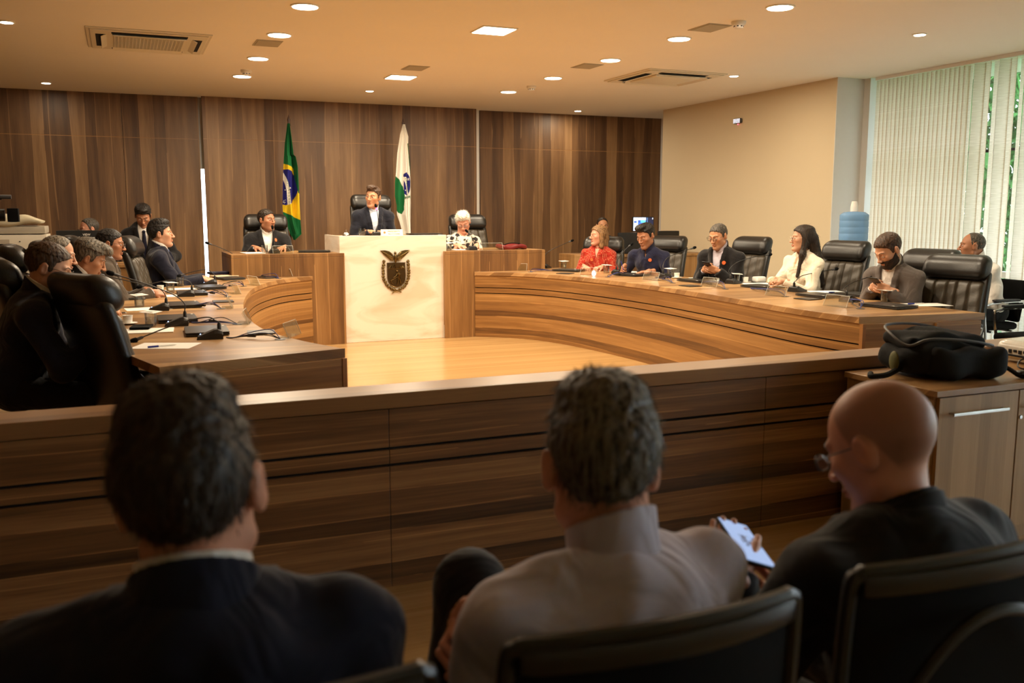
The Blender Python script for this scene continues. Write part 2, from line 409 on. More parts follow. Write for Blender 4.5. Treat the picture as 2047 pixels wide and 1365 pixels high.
def nets(f, lo, hi, h, coarse=4):
    """surface nets on a sparse grid -> verts, quads"""
    lo = np.array(lo, F32); hi = np.array(hi, F32)
    nb = np.maximum(np.ceil((hi - lo) / (h * coarse)).astype(int), 1)
    H = h * coarse
    g = [np.arange(nb[i]) for i in range(3)]
    I, J, K = np.meshgrid(*g, indexing='ij')
    cen = np.stack([I, J, K], -1).reshape(-1, 3)
    pc = (lo + (cen + 0.5) * H).astype(F32)
    dv = f(pc)
    act = np.abs(dv) < H * 0.866 * 1.35 + h
    n = nb * coarse + 1
    vals = np.repeat(np.repeat(np.repeat(dv.reshape(nb), coarse, 0), coarse, 1), coarse, 2)
    vals = np.pad(vals, ((0, 1), (0, 1), (0, 1)), mode='edge').astype(F32)
    ac = cen[act]
    l = np.arange(coarse + 1); LI, LJ, LK = np.meshgrid(l, l, l, indexing='ij'); loc = np.stack([LI, LJ, LK], -1).reshape(-1, 3)
    step = 1500
    for s0 in range(0, len(ac), step):
        idx = (ac[s0:s0 + step, None, :] * coarse + loc[None]).reshape(-1, 3)
        vals[idx[:, 0], idx[:, 1], idx[:, 2]] = f((lo + idx * h).astype(F32))
    ins = vals < 0
    c = ins[:-1, :-1, :-1].astype(np.int8)
    tot = np.zeros_like(c)
    for a in (0, 1):
        for b2 in (0, 1):
            for d in (0, 1):
                tot = tot + ins[a:ins.shape[0] - 1 + a, b2:ins.shape[1] - 1 + b2, d:ins.shape[2] - 1 + d]
    cells = np.argwhere((tot > 0) & (tot < 8))
    if len(cells) == 0: return np.zeros((0, 3)), np.zeros((0, 4), int)
    cid = -np.ones(tot.shape, np.int64); cid[cells[:, 0], cells[:, 1], cells[:, 2]] = np.arange(len(cells))
    acc = np.zeros((len(cells), 3)); cnt = np.zeros(len(cells))
    cor = [(0, 0, 0), (1, 0, 0), (0, 1, 0), (1, 1, 0), (0, 0, 1), (1, 0, 1), (0, 1, 1), (1, 1, 1)]
    cvs = [vals[cells[:, 0] + a, cells[:, 1] + b2, cells[:, 2] + d].astype(np.float64) for a, b2, d in cor]
    for i in range(8):
        for j in range(i + 1, 8):
            if sum(abs(cor[i][k] - cor[j][k]) for k in range(3)) != 1: continue
            x = (cvs[i] < 0) != (cvs[j] < 0)
            t = np.where(x, cvs[i] / np.where(x, cvs[i] - cvs[j], 1), 0)
            p = np.array(cor[i])[None] + t[:, None] * (np.array(cor[j]) - np.array(cor[i]))[None]
            acc += p * x[:, None]; cnt += x
    V = lo + (cells + acc / cnt[:, None]) * h
    Q = []
    for ax in range(3):
        sl0 = [slice(None)] * 3; sl1 = [slice(None)] * 3; sl0[ax] = slice(0, -1); sl1[ax] = slice(1, None)
        A = ins[tuple(sl0)]; B = ins[tuple(sl1)]
        e = np.argwhere(A != B); b1, b2x = [(1, 2), (2, 0), (0, 1)][ax]
        ok = (e[:, b1] > 0) & (e[:, b2x] > 0) & (e[:, b1] < vals.shape[b1] - 1) & (e[:, b2x] < vals.shape[b2x] - 1); e = e[ok]
        flip = ~A[e[:, 0], e[:, 1], e[:, 2]]
        def cc(da, db):
            q = e.copy(); q[:, b1] -= da; q[:, b2x] -= db; return cid[q[:, 0], q[:, 1], q[:, 2]]
        q = np.stack([cc(1, 1), cc(0, 1), cc(0, 0), cc(1, 0)], 1)
        q[flip] = q[flip][:, ::-1]
        q = q[(q >= 0).all(1)]
        Q.append(q)
    return V, np.concatenate(Q)
def np_mesh(name, V, Q, mat, parent=None, colors=None, mats=None):
    me = bpy.data.meshes.new(name)
    me.vertices.add(len(V)); me.vertices.foreach_set('co', np.asarray(V, F32).ravel())
    me.loops.add(Q.size); me.loops.foreach_set('vertex_index', Q.ravel().astype(np.int32))
    me.polygons.add(len(Q)); me.polygons.foreach_set('loop_start', np.arange(0, Q.size, 4, dtype=np.int32))
    me.polygons.foreach_set('use_smooth', np.ones(len(Q), bool))
    me.update(calc_edges=True)
    if colors is not None:
        ca = me.color_attributes.new('Col', 'FLOAT_COLOR', 'POINT'); ca.data.foreach_set('color', np.asarray(colors, F32).ravel())
    me.materials.append(MATS[mat] if isinstance(mat, str) else mat)
    o = bpy.data.objects.new(name, me); COL.objects.link(o)
    if parent is not None: o.parent = parent
    return o
# ================================================================== THE ROOM
CEIL = 2.87
S(MB().box(-4.0, 5.62, -3.0, 12.7, -0.06, 0.0), 'floor', 'wood_floor')
S(MB().box(5.62, 8.6, -3.0, 12.7, -0.06, 0.0), 'floor', 'tile')
S(MB().box(-4.1, 8.7, -3.1, 12.9, CEIL, CEIL + 0.12), 'ceiling', 'ceiling_paint')
S(MB().box(-4.1, -4.0, -3.1, 12.9, 0, CEIL), 'wall_left', 'wood_vertical')
S(MB().box(-4.1, 8.7, -3.1, -3.0, 0, CEIL), 'wall_back', 'wall_cream')
# panelled far wall: three bays, each an upper and a lower laminate row with a fine joint
YB = 12.40
def bay(name, x0, x1, y, cuts):
    mb = MB(); xs = [x0] + cuts + [x1]
    for a, b2 in zip(xs[:-1], xs[1:]):
        mb.box(a + 0.002, b2 - 0.002, y, y + 0.03, 0.0, 2.343); mb.box(a + 0.002, b2 - 0.002, y, y + 0.03, 2.349, CEIL)
    S(MB().box(x0, x1, y + .0015, y + .029, 2.3432, 2.3488), 'trim_7', 'wood_cap')
    return S(mb, name, 'wood_vertical', bevel=0.0015)
bay('wall_front', -4.0, 0.998, 12.52, [-1.9, 0.1])
bay('wall_front', 1.03, 4.72, YB, [])
bay('wall_front', 4.822, 7.85, 12.55, [5.746])
S(MB().box(-4.0, 0.985, 12.551, 12.6, 0, CEIL).box(1.25, 4.7, 12.46, 12.62, 0, CEIL).box(4.7, 8.0, 12.6, 12.66, 0, CEIL).box(0.985, 1.25, 12.56, 12.62, 1.98, CEIL).box(0.985, 1.25, 12.56, 12.62, 0, 0.2), 'wall_front', 'wall_grey')
S(MB().box(0.985, 1.25, 12.57, 12.576, 0.2, 1.98), 'window_2', 'pane')
S(MB().box(4.722, 4.820, 12.56, 12.6, 0.0, CEIL), 'painted_daylight_1', 'white_paint')  # white strip painted in for pale daylight in the gap between bays
S(MB().box(7.85, 7.93, 12.5, 12.6, 0.0, CEIL), 'painted_daylight_2', 'white_paint')  # white colour stands for daylight on the reveal by the cream wall
# cream wall on the right, its return, and the glazed side
S(MB().box(7.23, 7.6, 8.03, 11.5, 0, CEIL).box(7.23, 7.33, 11.5, 11.51, 0, CEIL), 'wall_right', 'wall_cream')
S(MB().box(7.6, 7.78, 7.93, 8.13, 0, CEIL), 'trim_3', 'wall_grey')
S(MB().box(7.228, 7.602, 8.02, 8.03, 0, CEIL), 'wall_right', 'wall_grey')
S(MB().box(8.0, 8.1, 8.13, 12.8, 0, CEIL), 'wall_right', 'wall_grey')
XW = 7.92
S(MB().box(XW, XW + 0.012, -3.0, 7.93, 0.0, CEIL), 'window_1', 'pane')
fr = MB()
for y in (7.9, 6.55, 5.2, 3.85, 2.5, 1.15, -0.2, -1.55): fr.box(XW - 0.03, XW + 0.05, y - 0.025, y + 0.025, 0, CEIL)
S(fr, 'trim_4', 'white_paint')
fr = MB(); zt = on_x(1960, 303, XW).z
fr.box(XW - 0.03, XW + 0.04, -3.0, 7.93, zt - 0.012, zt + 0.012)
S(fr, 'trim_5', 'black_plastic')
zs = on_x(1990, 548, XW).z
S(MB().box(XW - 0.05, XW + 0.05, -3.0, 7.93, zs - 0.03, zs + 0.03).box(XW - 0.04, XW + 0.05, -3.0, 7.93, 0, 0.08), 'trim_6', 'white_paint')
S(MB().box(XW + 0.03, XW + 0.045, -3.0, 7.93, 0.08, zs - 0.03), 'window_3', 'pane')
# outside: lawn and trees
S(MB().box(8.75, 40, -25, 45, -0.7, -0.6).box(-15, 8.7, 12.95, 30, -0.7, -0.6), 'ground', 'grass')
def tree(x, y, h, r, label, seed):
    rnd = random.Random(seed)
    root = empty('tree', (x, y, -0.6), 0, label, 'tree', 'trees beyond the window')
    t = MB(); t.tube([(0, 0, 0), (0.1, 0.05, h * 0.3), (-0.05, 0.1, h * 0.6), (0, 0, h * 0.85)], [0.16, 0.13, 0.09, 0.04])
    for k in range(6):
        a = rnd.uniform(0, 6.28); z0 = h * rnd.uniform(0.25, 0.6)
        t.tube([(0, 0.05, z0), (math.cos(a) * r * .4, math.sin(a) * r * .4, z0 + .5), (math.cos(a) * r * .8, math.sin(a) * r * .8, z0 + 1.1)], [0.06, 0.045, 0.015], 6)
    t.build('trunk', 'bark', root, smooth=True)
    f = MB()
    for k in range(14000):
        u = rnd.gauss(0, 1), rnd.gauss(0, 1), rnd.gauss(0, 1); L = math.sqrt(sum(q * q for q in u)); rr = rnd.uniform(0.55, 1.0)
        c = Vector((u[0] / L * r * rr, u[1] / L * r * rr, h * 0.55 + u[2] / L * h * 0.48 * rr))
        e = Euler((rnd.uniform(0, 6), rnd.uniform(0, 6), rnd.uniform(0, 6))).to_matrix(); s = rnd.uniform(0.09, 0.18)
        f.add([c + e @ Vector(q) for q in ((-s * .5, 0, 0), (0, -s * 0.2, s * .15), (s, 0, 0), (0, s * 0.45, 0))], [(0, 1, 2, 3)])
    f.build('crown', 'foliage', root)
tree(13.2, 14.0, 7.6, 2.0, 'leafy green tree seen through the gap between the blind slats, leftmost', 1)
tree(13.4, 10.2, 7.8, 1.95, 'leafy green tree behind the blinds at the right edge of the view', 2)
tree(16.9, 18.4, 8.0, 2.2, 'leafy tree half hidden by the closed left part of the blinds', 3)

# vertical blinds: slats of one blind
bl = empty('vertical_blind', (7.62, 5.0, 0), 0, 'cream fabric vertical blind covering the tall window', 'blind')
MB().box(-0.02, 0.03, -5.0, 2.86, CEIL - 0.035, CEIL - 0.001).build('headrail', 'white_paint', bl)
def slat_mesh(ang, wig, wd):
    w = wd / 2; vs = []; fs = []
    nz = 14
    for i in range(nz + 1):
        z = 0.06 + (CEIL - 0.1) * i / nz
        a = ang + wig * math.sin(i * 0.7)
        for u in (-1, -0.33, 0.33, 1):
            vs.append((math.sin(a) * w * u + 0.011 * (1 - u * u) * math.cos(a), math.cos(a) * w * u - 0.011 * (1 - u * u) * math.sin(a), z))
    for i in range(nz):
        for k in range(3): fs.append((i * 4 + k, i * 4 + k + 1, (i + 1) * 4 + k + 1, (i + 1) * 4 + k))
    me = bpy.data.meshes.new('slat'); me.from_pydata(vs, [], fs); me.materials.append(MATS['blind_fabric'])
    me.polygons.foreach_set('use_smooth', [True] * len(me.polygons)); return me
SL = {}
y = 2.82; k = 0
while y > -3.4:
    Yw = 5.0 + y
    if Yw > 6.66: ang = R([-10, -16, -12, -20, -8, -14][k % 6])
    elif Yw > 5.7: ang = R([30, -12, 26, 34, -16, 24][k % 6])
    elif Yw > 3.6: ang = R([-14, -10, -17][k % 3])
    else: ang = R([62, 66, 58][k % 3])  # slats out of view, turned open to add daylight on the foreground
    key = (ang, Yw > 6.66)
    if key not in SL: SL[key] = slat_mesh(ang, R(1.5), .070 if Yw > 6.66 else .112)
    o = bpy.data.objects.new('slat', SL[key]); COL.objects.link(o); o.parent = bl; o.location = (0, y, 0)
    y -= 0.056 if Yw > 6.66 else 0.092; k += 1

# ------------------------------------------------------------------ ceiling fittings
def disc_light(x, y, r, label, cat='ceiling light', grp=None, power=22.0):
    e = empty('downlight', (x, y, CEIL), 0, label, cat, grp)
    MB().lathe([(r + 0.012, -0.008), (r + 0.014, 0.0)], 32).lathe([(r, -0.0085), (r + 0.012, -0.008)], 32, cap=False).build('trim_ring', 'white_paint', e, smooth=True)
    MB().lathe([(r * 0.98, -0.011), (r, -0.0082)], 32).build('diffuser', 'lamp_warm', e)
    lamp(x, y, r, power)
def lamp(x, y, r, power, sq=False):
    L = bpy.data.lights.new('lamp', 'AREA'); L.shape = 'SQUARE' if sq else 'DISK'; L.size = 2 * r; L.energy = power; L.color = (1.0, 0.83, 0.60)
    o = bpy.data.objects.new('lamp_light', L); COL.objects.link(o); o.location = (x, y, CEIL - 0.02)
for i, y in enumerate((6.80, 7.94, 9.20, 10.44)):
    disc_light(1.295, y, 0.09, ['nearest', 'second nearest', 'third nearest', 'farthest'][i] + ' round light of the left row on the ceiling', grp='round lights of the left row')
for i, y in enumerate((5.51, 6.80, 7.98, 9.25, 10.50)):
    disc_light(4.41, y, 0.09, ['nearest', 'second nearest', 'middle', 'fourth nearest', 'farthest'][i] + ' round light of the right row on the ceiling', grp='round lights of the right row')
for x, y, lb in ((2.847, 11.07, 'small round spotlight by the far wall above the middle chair'), (-0.671, 11.82, 'small round spotlight at the far left by the dark panelling'),
                 (6.13, 12.03, 'small round spotlight near the right end of the far wall'), (6.12, 8.36, 'small round spotlight beside the right cassette air conditioner'),
                 (6.12, 5.87, 'small round spotlight nearest the window blinds'), (-0.71, 8.23, 'small round spotlight cut by the left edge of the photo')):
    disc_light(x, y, 0.045, lb, grp='small ceiling spotlights', power=4 if x < 0 else 9)
def square_light(x, y, label, on=True, r=0.135, power=36):
    e = empty('square_light', (x, y, CEIL), 0, label, 'ceiling light', 'square ceiling lights')
    MB().box(-r - .015, r + .015, -r - .015, r + .015, -0.008, 0.0).build('frame', 'white_paint', e, bevel=0.002)
    MB().box(-r, r, -r, r, -0.011, -0.0085).build('diffuser', 'lamp_warm', e)
    lamp(x, y, r, power, True)
square_light(2.849, 7.08, 'larger square ceiling light nearer the camera')
square_light(2.879, 9.85, 'farther square ceiling light in front of the panelled wall')
for i, (x, y, lb) in enumerate(((2.84, 9.19, 'grey square ceiling vent just behind the farther square light'), (1.262, 8.37, 'grey square ceiling vent in the left row of round lights'),
                 (4.378, 8.40, 'grey square ceiling vent beside the middle light of the right row'), (4.383, 6.32, 'largest grey square ceiling vent beside the smoke detector'))):
    e = empty('ceiling_vent', (x, y, CEIL), 0, lb, 'vent', 'square ceiling vents')
    MB().box(-.11, .11, -.15, .15, -0.004, 0.0).build('frame', 'vent_grey', e, bevel=0.001)
    MB().box(-.095, .095, -.135, .135, -0.007, -0.004).build('speaker_grille', 'vent_grey', e)
for x, y, lb in ((4.449, 6.04, 'white smoke detector near the largest vent at upper right'), (4.466, 9.95, 'small white smoke detector in the right row of lights'), (1.283, 10.0, 'small white smoke detector above the farthest left round light')):
    e = empty('smoke_detector', (x, y, CEIL), 0, lb, 'smoke detector', 'smoke detectors')
    MB().lathe([(0.03, -0.05), (0.036, -0.045), (0.038, -0.03), (0.05, -0.028), (0.056, -0.012), (0.056, 0)], 28).build('housing', 'white_paint', e, smooth=True)
    g = MB()
    for k in range(8):
        a = k * PI / 4; g.box(-.007, .007, -.0015, .0015, -.041, -.034, Mloc((math.cos(a) * .037, math.sin(a) * .037, 0), a + PI / 2))
    g.build('sensor_slot', 'dark_gap', e)
def cassette(x, y, label, grille, rz=0):
    e = empty('air_conditioner', (x, y, CEIL), rz, label, 'air conditioner')
    f = MB(); h = 0.48
    f.box(-h, h, -h, h, -0.012, 0)
    f.box(-h + .03, h - .03, -h + .03, h - .03, -0.022, -0.012)
    f.build('casing', 'offwhite_plastic', e, bevel=0.006)
    s = MB(); fl = []
    for k in range(4):
        M = Euler((0, 0, k * PI / 2)).to_matrix().to_4x4()
        s.box(-.29, .29, -.41, -.335, -0.0235, -0.0215, M)
        M2 = M @ Matrix.Translation((0, -.34, -.024)) @ Euler((R(28), 0, 0)).to_matrix().to_4x4()
        MB().box(-.285, .285, -.035, .03, -.004, .002, M2).build('louver', 'offwhite_plastic', e, bevel=0.001)
    s.build('air_slot', 'dark_gap', e)
    c = MB()
    if grille:
        c.box(-.27, .27, -.27, .27, -.0236, -.0215)
        c.build('grille_backing', 'dark_gap', e)
        c = MB()
        for i in range(28): c.box(-.27, .27, -.268 + i * .0198, -.262 + i * .0198, -.032, -.024)
        for i in range(20): c.box(-.27 + i * .0281, -.264 + i * .0281, -.27, .27, -.031, -.024)
        c.build('grille', 'offwhite_plastic', e)
    else:
        c.rbox((0, 0, -.034), (.54, .54, .022), .008, (4, 4, 2)); c.build('intake_panel', 'offwhite_plastic', e, smooth=True)
cassette(0.315, 8.64, 'white ceiling cassette air conditioner with open grille at upper left', True)
cassette(5.5, 8.75, 'white ceiling cassette air conditioner with smooth centre panel at upper right', False)
# alarm lamp on the cream wall
p = on_x(1477, 242, 7.23)
e = empty('emergency_light', p, -PI / 2, 'small rectangular emergency light with white dots high on the cream wall', 'emergency light')
MB().rbox((0, -.018, 0), (.155, .036, .062), .012, (6, 4, 6)).build('housing', 'grey_plastic', e, smooth=True)
d = MB()
for i in range(8):
    for j in range(4): d.ell((-.06 + i * .017, -.037, -.02 + j * .0135), (.005, .002, .005), 8, 5)
d.build('led_array', 'led_white', e)
MB().ell((.02, -.028, -.042), (.006, .006, .006), 8, 6).build('indicator_lamp', 'led_red', e)

# ------------------------------------------------------------------ the wooden rail in front of the public
br = empty('barrier', (0, 3.3, 0), 0, 'long low wooden barrier crossing the whole view behind the three spectators', 'barrier')
MB().box(-4.0, 5.6, -.045, .145, .70, .757).build('cap_rail', 'wood_cap', br, bevel=0.003)
bcuts = [-4.0, -2.6, -0.85, .888, 2.62, 4.3, 5.6]
for (z0, z1) in ((.549, .695), (.485, .538), (0.0, .474)):
    mb = MB()
    for a, b2 in zip(bcuts[:-1], bcuts[1:]): mb.box(a + .001, b2 - .001, -.03, -.012, z0, z1)
    mb.build('front_panel', 'wood_barrier', br, bevel=0.0015)
MB().box(-4.0, 5.6, -.012, .12, 0, .70).build('core', 'dark_gap', br)

# ------------------------------------------------------------------ curved benches
RI = [(3.72, 9.86), (4.10, 9.55), (4.34, 9.05), (4.48, 8.3), (4.54, 7.4), (4.50, 6.5), (4.43, 5.75), (4.37, 5.1), (4.385, 4.566)]
RO = [(4.98, 10.2), (5.22, 9.75), (5.36, 9.2), (5.46, 8.4), (5.5, 7.4), (5.47, 6.5), (5.42, 5.75), (5.37, 5.1), (5.35, 4.43)]
LI_ = [(1.87, 9.86), (1.52, 9.55), (1.24, 9.0), (1.03, 8.28), (0.84, 7.2), (0.74, 6.2), (0.745, 5.4), (0.85, 4.9), (1.0, 4.49)]
LO_ = [(0.86, 10.3), (0.6, 9.9), (0.43, 9.2), (0.16, 8.3), (-0.07, 7.3), (-0.17, 6.2), (-0.14, 5.3), (-0.02, 4.8), (0.13, 4.25)]
TOP = 0.75
def strip_wall(path, off, th, z0, z1, sgn):
    """panel following a plan curve, off metres behind it"""
    mb = MB(); n = len(path); A = []; B = []
    for i, p in enumerate(path):
        t = (path[min(n - 1, i + 1)] - path[max(0, i - 1)]); t.z = 0; t.normalize(); nn = Vector((t.y, -t.x, 0)) * sgn
        A.append(p + nn * off); B.append(p + nn * (off + th))
    vs = []
    for a, b2 in zip(A, B): vs += [(a.x, a.y, z0), (a.x, a.y, z1), (b2.x, b2.y, z1), (b2.x, b2.y, z0)]
    fs = []
    for i in range(n - 1):
        for k in range(4): fs.append((i * 4 + k, i * 4 + (k + 1) % 4, (i + 1) * 4 + (k + 1) % 4, (i + 1) * 4 + k))
    fs += [(0, 1, 2, 3), tuple((n - 1) * 4 + k for k in (3, 2, 1, 0))]
    return mb.add(vs, fs)
def bench(inner, outer, sgn, label, mat):
    root = empty('council_bench', (inner[4][0], inner[4][1], 0), 0, label, 'bench', 'curved council benches')
    off = Vector((-inner[4][0], -inner[4][1], 0))
    I = [v + off for v in catmull([(x, y, 0) for x, y in inner], 8)]; O = [v + off for v in catmull([(x, y, 0) for x, y in outer], 8)]
    mb = MB(); n = len(I); vs = []
    for a, b2 in zip(I, O): vs += [(a.x, a.y, TOP), (b2.x, b2.y, TOP), (b2.x, b2.y, TOP - .042), (a.x, a.y, TOP - .042)]
    fs = []
    for i in range(n - 1):
        for k in range(4): fs.append((i * 4 + k, (i + 1) * 4 + k, (i + 1) * 4 + (k + 1) % 4, i * 4 + (k + 1) % 4))
    fs += [(3, 2, 1, 0), tuple((n - 1) * 4 + k for k in range(4))]
    mb.add(vs, fs)
    mb.build('worktop', mat, root, bevel=0.002)
    for z0, z1 in ((.575, .707), (.512, .565), (0.0, .502)):
        strip_wall(I, .012, .016, z0, z1, sgn).build('front_panel', 'wood_horizontal', root)
    strip_wall(I, .028, .02, 0, .705, sgn).build('front_core', 'dark_gap', root)
    # end panel at the near end
    a, b2 = I[-1], O[-1]; d = (b2 - a).normalized(); nn = Vector((-d.y, d.x, 0)) * sgn
    q = [a + d * .012, b2 - d * .05, b2 - d * .05 + nn * .03, a + d * .012 + nn * .03]
    MB().prism([(v.x, v.y) for v in q], 0, .706).build('end_panel', 'wood_horizontal', root, bevel=0.001)
    q = [a + d * .006, a + d * .03, a + d * .03 + nn * .034, a + d * .006 + nn * .034]
    MB().prism([(v.x + 0, v.y + 0) for v in q], 0, .707).build('corner_post', 'wood_edge', root)
    # apron at the back to close the carcass
    strip_wall(O, -.42, .018, .0, .70, sgn).build('modesty_board', 'wood_horizontal', root)
bench(RI, RO, -1, 'long curved wooden bench sweeping along the right side of the horseshoe', 'wood_top')
bench(LI_, LO_, 1, 'long curved wooden bench along the left side of the horseshoe', 'wood_top')

# ------------------------------------------------------------------ head desks and the marble lectern desk
pl = MB().box(1.12, 4.9, 10.3, 12.35, 0, .15).box(2.1, 3.5, 10.25, 12.3, .15, .40)
tag(pl.build('platform', 'wood_floor'), 'stepped wooden platform behind the head desks carrying the three head chairs', 'platform')
dl = empty('side_desk', (1.63, 10.3, 0), 0, 'wooden side desk left of the white marble desk', 'desk', 'wooden side desks')
def sdesk(root, x0, x1):
    y0, y1 = 9.877 - 10.3, 10.82 - 10.3
    MB().box(x0, x1, y0, y1, .955, .99).build('desktop', 'wood_vertical_desk', root, bevel=0.002)
    MB().box(x0, x1, y0, y0 + .03, 0, .954).build('front_panel', 'wood_vertical_desk', root, bevel=0.0015)
    MB().box(x0, x0 + .03, y0 + .031, y1, .151, .954).build('side_panel', 'wood_vertical_desk', root)
    MB().box(x1 - .03, x1, y0 + .031, y1, .151, .954).build('side_panel', 'wood_vertical_desk', root)
sdesk(dl, 1.043 - 1.63, 2.224 - 1.63)
dr = empty('side_desk', (3.99, 10.3, 0), 0, 'wooden side desk right of the white marble desk', 'desk', 'wooden side desks')
sdesk(dr, 3.366 - 3.99, 4.617 - 3.99)
ml = on_y(678, 470, 9.93).x; mr_ = on_y(892, 466, 9.93).x
md = empty('marble_desk', ((ml + mr_) / 2, 9.93, 0), 0, 'tall white marble desk with bronze coat of arms on its front', 'desk')
hw = (mr_ - ml) / 2
MB().box(-hw, hw, 0, .035, 0, 1.172).build('front_slab', 'marble', md, bevel=0.003)
MB().box(-hw, -hw + .03, .036, .78, .41, 1.172).build('side_slab', 'marble', md, bevel=0.003)
MB().box(hw - .03, hw, .036, .78, .41, 1.172).build('side_slab', 'marble', md, bevel=0.003)
MB().box(-hw + .031, hw - .031, .036, .78, 1.12, 1.164).build('desktop', 'wood_top', md, bevel=0.002)

# coat of arms (bronze relief)
em = empty('coat_of_arms', on_y(790, 542, 9.928), 0, 'bronze coat of arms relief with winged bird on the white marble desk', 'emblem')
PXM = 0.00572 / 11.38     # metres per crop pixel
def ep(x, y, d=0): return Vector(((x - 568) * PXM * 1.0, -d, (705 - y) * PXM * 0.99))
def eprism(pts, d0, d1):
    q = [ep(x, y) for x, y in pts]
    M = Matrix(((1, 0, 0, 0), (0, 0, -1, 0), (0, 1, 0, 0), (0, 0, 0, 1)))
    return [(v.x, v.z) for v in q], d0, d1, M
def ep_add(mb, pts, d0, d1): a = eprism(pts, d0, d1); return mb.prism(a[0][::1], a[1], a[2], a[3])
sh = [(380, 515), (785, 515), (792, 800), (785, 900), (755, 975), (700, 1030), (600, 1058), (510, 1045), (440, 1000), (400, 930), (384, 850)]
ep_add(MB(), sh, 0, .014).build('shield', 'bronze_dark', em, bevel=0.002)
rim = [ep(x, y, .015) for x, y in sh]
MB().tube(rim, .0035, 6, closed=True).tube([ep(384, 650, .015), ep(786, 650, .015)], .003, 6).build('shield_rim', 'bronze', em, smooth=True)
w = MB()
for s in (-1, 1):
    def q(x, y): return (568 + s * (x - 568), y)
    ep_add(w, [q(600, 380), q(640, 310), q(700, 260), q(800, 235), q(905, 238), q(860, 300), q(790, 360), q(720, 420), q(680, 462), q(620, 468), q(596, 440)][::s], 0.002, .02)
    for k, (a, b2) in enumerate((((610, 410), (895, 245)), ((618, 430), (850, 305)), ((625, 448), (780, 365)), ((630, 460), (710, 425)), ((640, 330), (700, 280)))):
        w.tube([ep(*q(*a), .021), ep(*q((a[0] + b2[0]) / 2, (a[1] + b2[1]) / 2 + 6), .026), ep(*q(*b2), .020)], [.006, .007, .003], 6)
w.build('wings', 'bronze', em, smooth=True)
b_ = MB(); b_.ell(ep(570, 400, .022), (.021, .016, .045), 14, 10); b_.ell(ep(562, 300, .026), (.015, .015, .017), 12, 8)
b_.tube([ep(555, 280, .03), ep(545, 262, .03)], [.007, .002], 6).ell(ep(572, 470, .016), (.016, .012, .022), 10, 6)
b_.build('bird_body', 'bronze', em, smooth=True)
wr = MB()
Lp = [(310, 480), (300, 560), (285, 620), (290, 690), (290, 745), (285, 810), (300, 880), (330, 940), (362, 1000), (410, 1050), (470, 1095), (530, 1120)]
Rp = [(858, 490), (862, 560), (866, 625), (872, 690), (870, 750), (866, 810), (858, 870), (830, 930), (815, 985), (780, 1035), (730, 1075), (660, 1110)]
rnd = random.Random(3)
for P_ in (Lp, Rp):
    for x, y in P_:
        wr.ell(ep(x, y, .012), (.0185, .014, .017), 10, 7)
        for k in range(5):
            a = rnd.uniform(0, 6.28); wr.ell(ep(x + 24 * math.cos(a), y + 24 * math.sin(a), .019), (.008, .007, .009), 7, 5)
    wr.tube([ep(x, y, .010) for x, y in P_], .009, 6)
wr.tube([ep(480, 1190, .016), ep(560, 1140, .02), ep(700, 1090, .016)], [.008, .007, .006], 6).tube([ep(688, 1175, .018), ep(600, 1140, .022), ep(530, 1090, .018)], [.008, .006, .006], 6)
wr.build('wreath', 'bronze', em, smooth=True)
fg = MB()
fg.tube([ep(410, 640, .017), ep(465, 575, .02), ep(480, 620, .018), ep(515, 560, .02), ep(530, 600, .018), ep(553, 548, .02), ep(580, 640, .017)], .005, 6)
for k in range(9):
    a = PI * k / 8; fg.tube([ep(705 - 22 * math.cos(a), 628 - 22 * math.sin(a), .016), ep(705 - 68 * math.cos(a), 628 - 66 * math.sin(a), .017)], [.004, .002], 5)
fg.ell(ep(705, 628, .016), (.010, .004, .010), 10, 6)
fg.ell(ep(600, 705, .02), (.010, .008, .010)).tube([ep(572, 685, .02), ep(628, 692, .02)], .004, 6)
fg.tube([ep(620, 740, .018), ep(650, 790, .018), ep(630, 850, .018)], [.014, .016, .013], 8)
fg.tube([ep(600, 750, .022), ep(580, 800, .025), ep(515, 848, .025)], [.008, .007, .005], 6).tube([ep(650, 750, .022), ep(680, 780, .025), ep(640, 815, .025)], [.008, .007, .006], 6)
fg.tube([ep(455, 910, .022), ep(670, 800, .024)], .004, 6).tube([ep(455, 910, .02), ep(480, 965, .02), ep(515, 990, .018)], [.005, .004, .002], 6)
fg.tube([ep(620, 850, .018), ep(622, 920, .02), ep(605, 1000, .018)], [.011, .010, .007], 6).tube([ep(648, 850, .018), ep(672, 920, .02), ep(685, 990, .018)], [.011, .010, .007], 6)
fg.build('sower_relief', 'bronze', em, smooth=True)
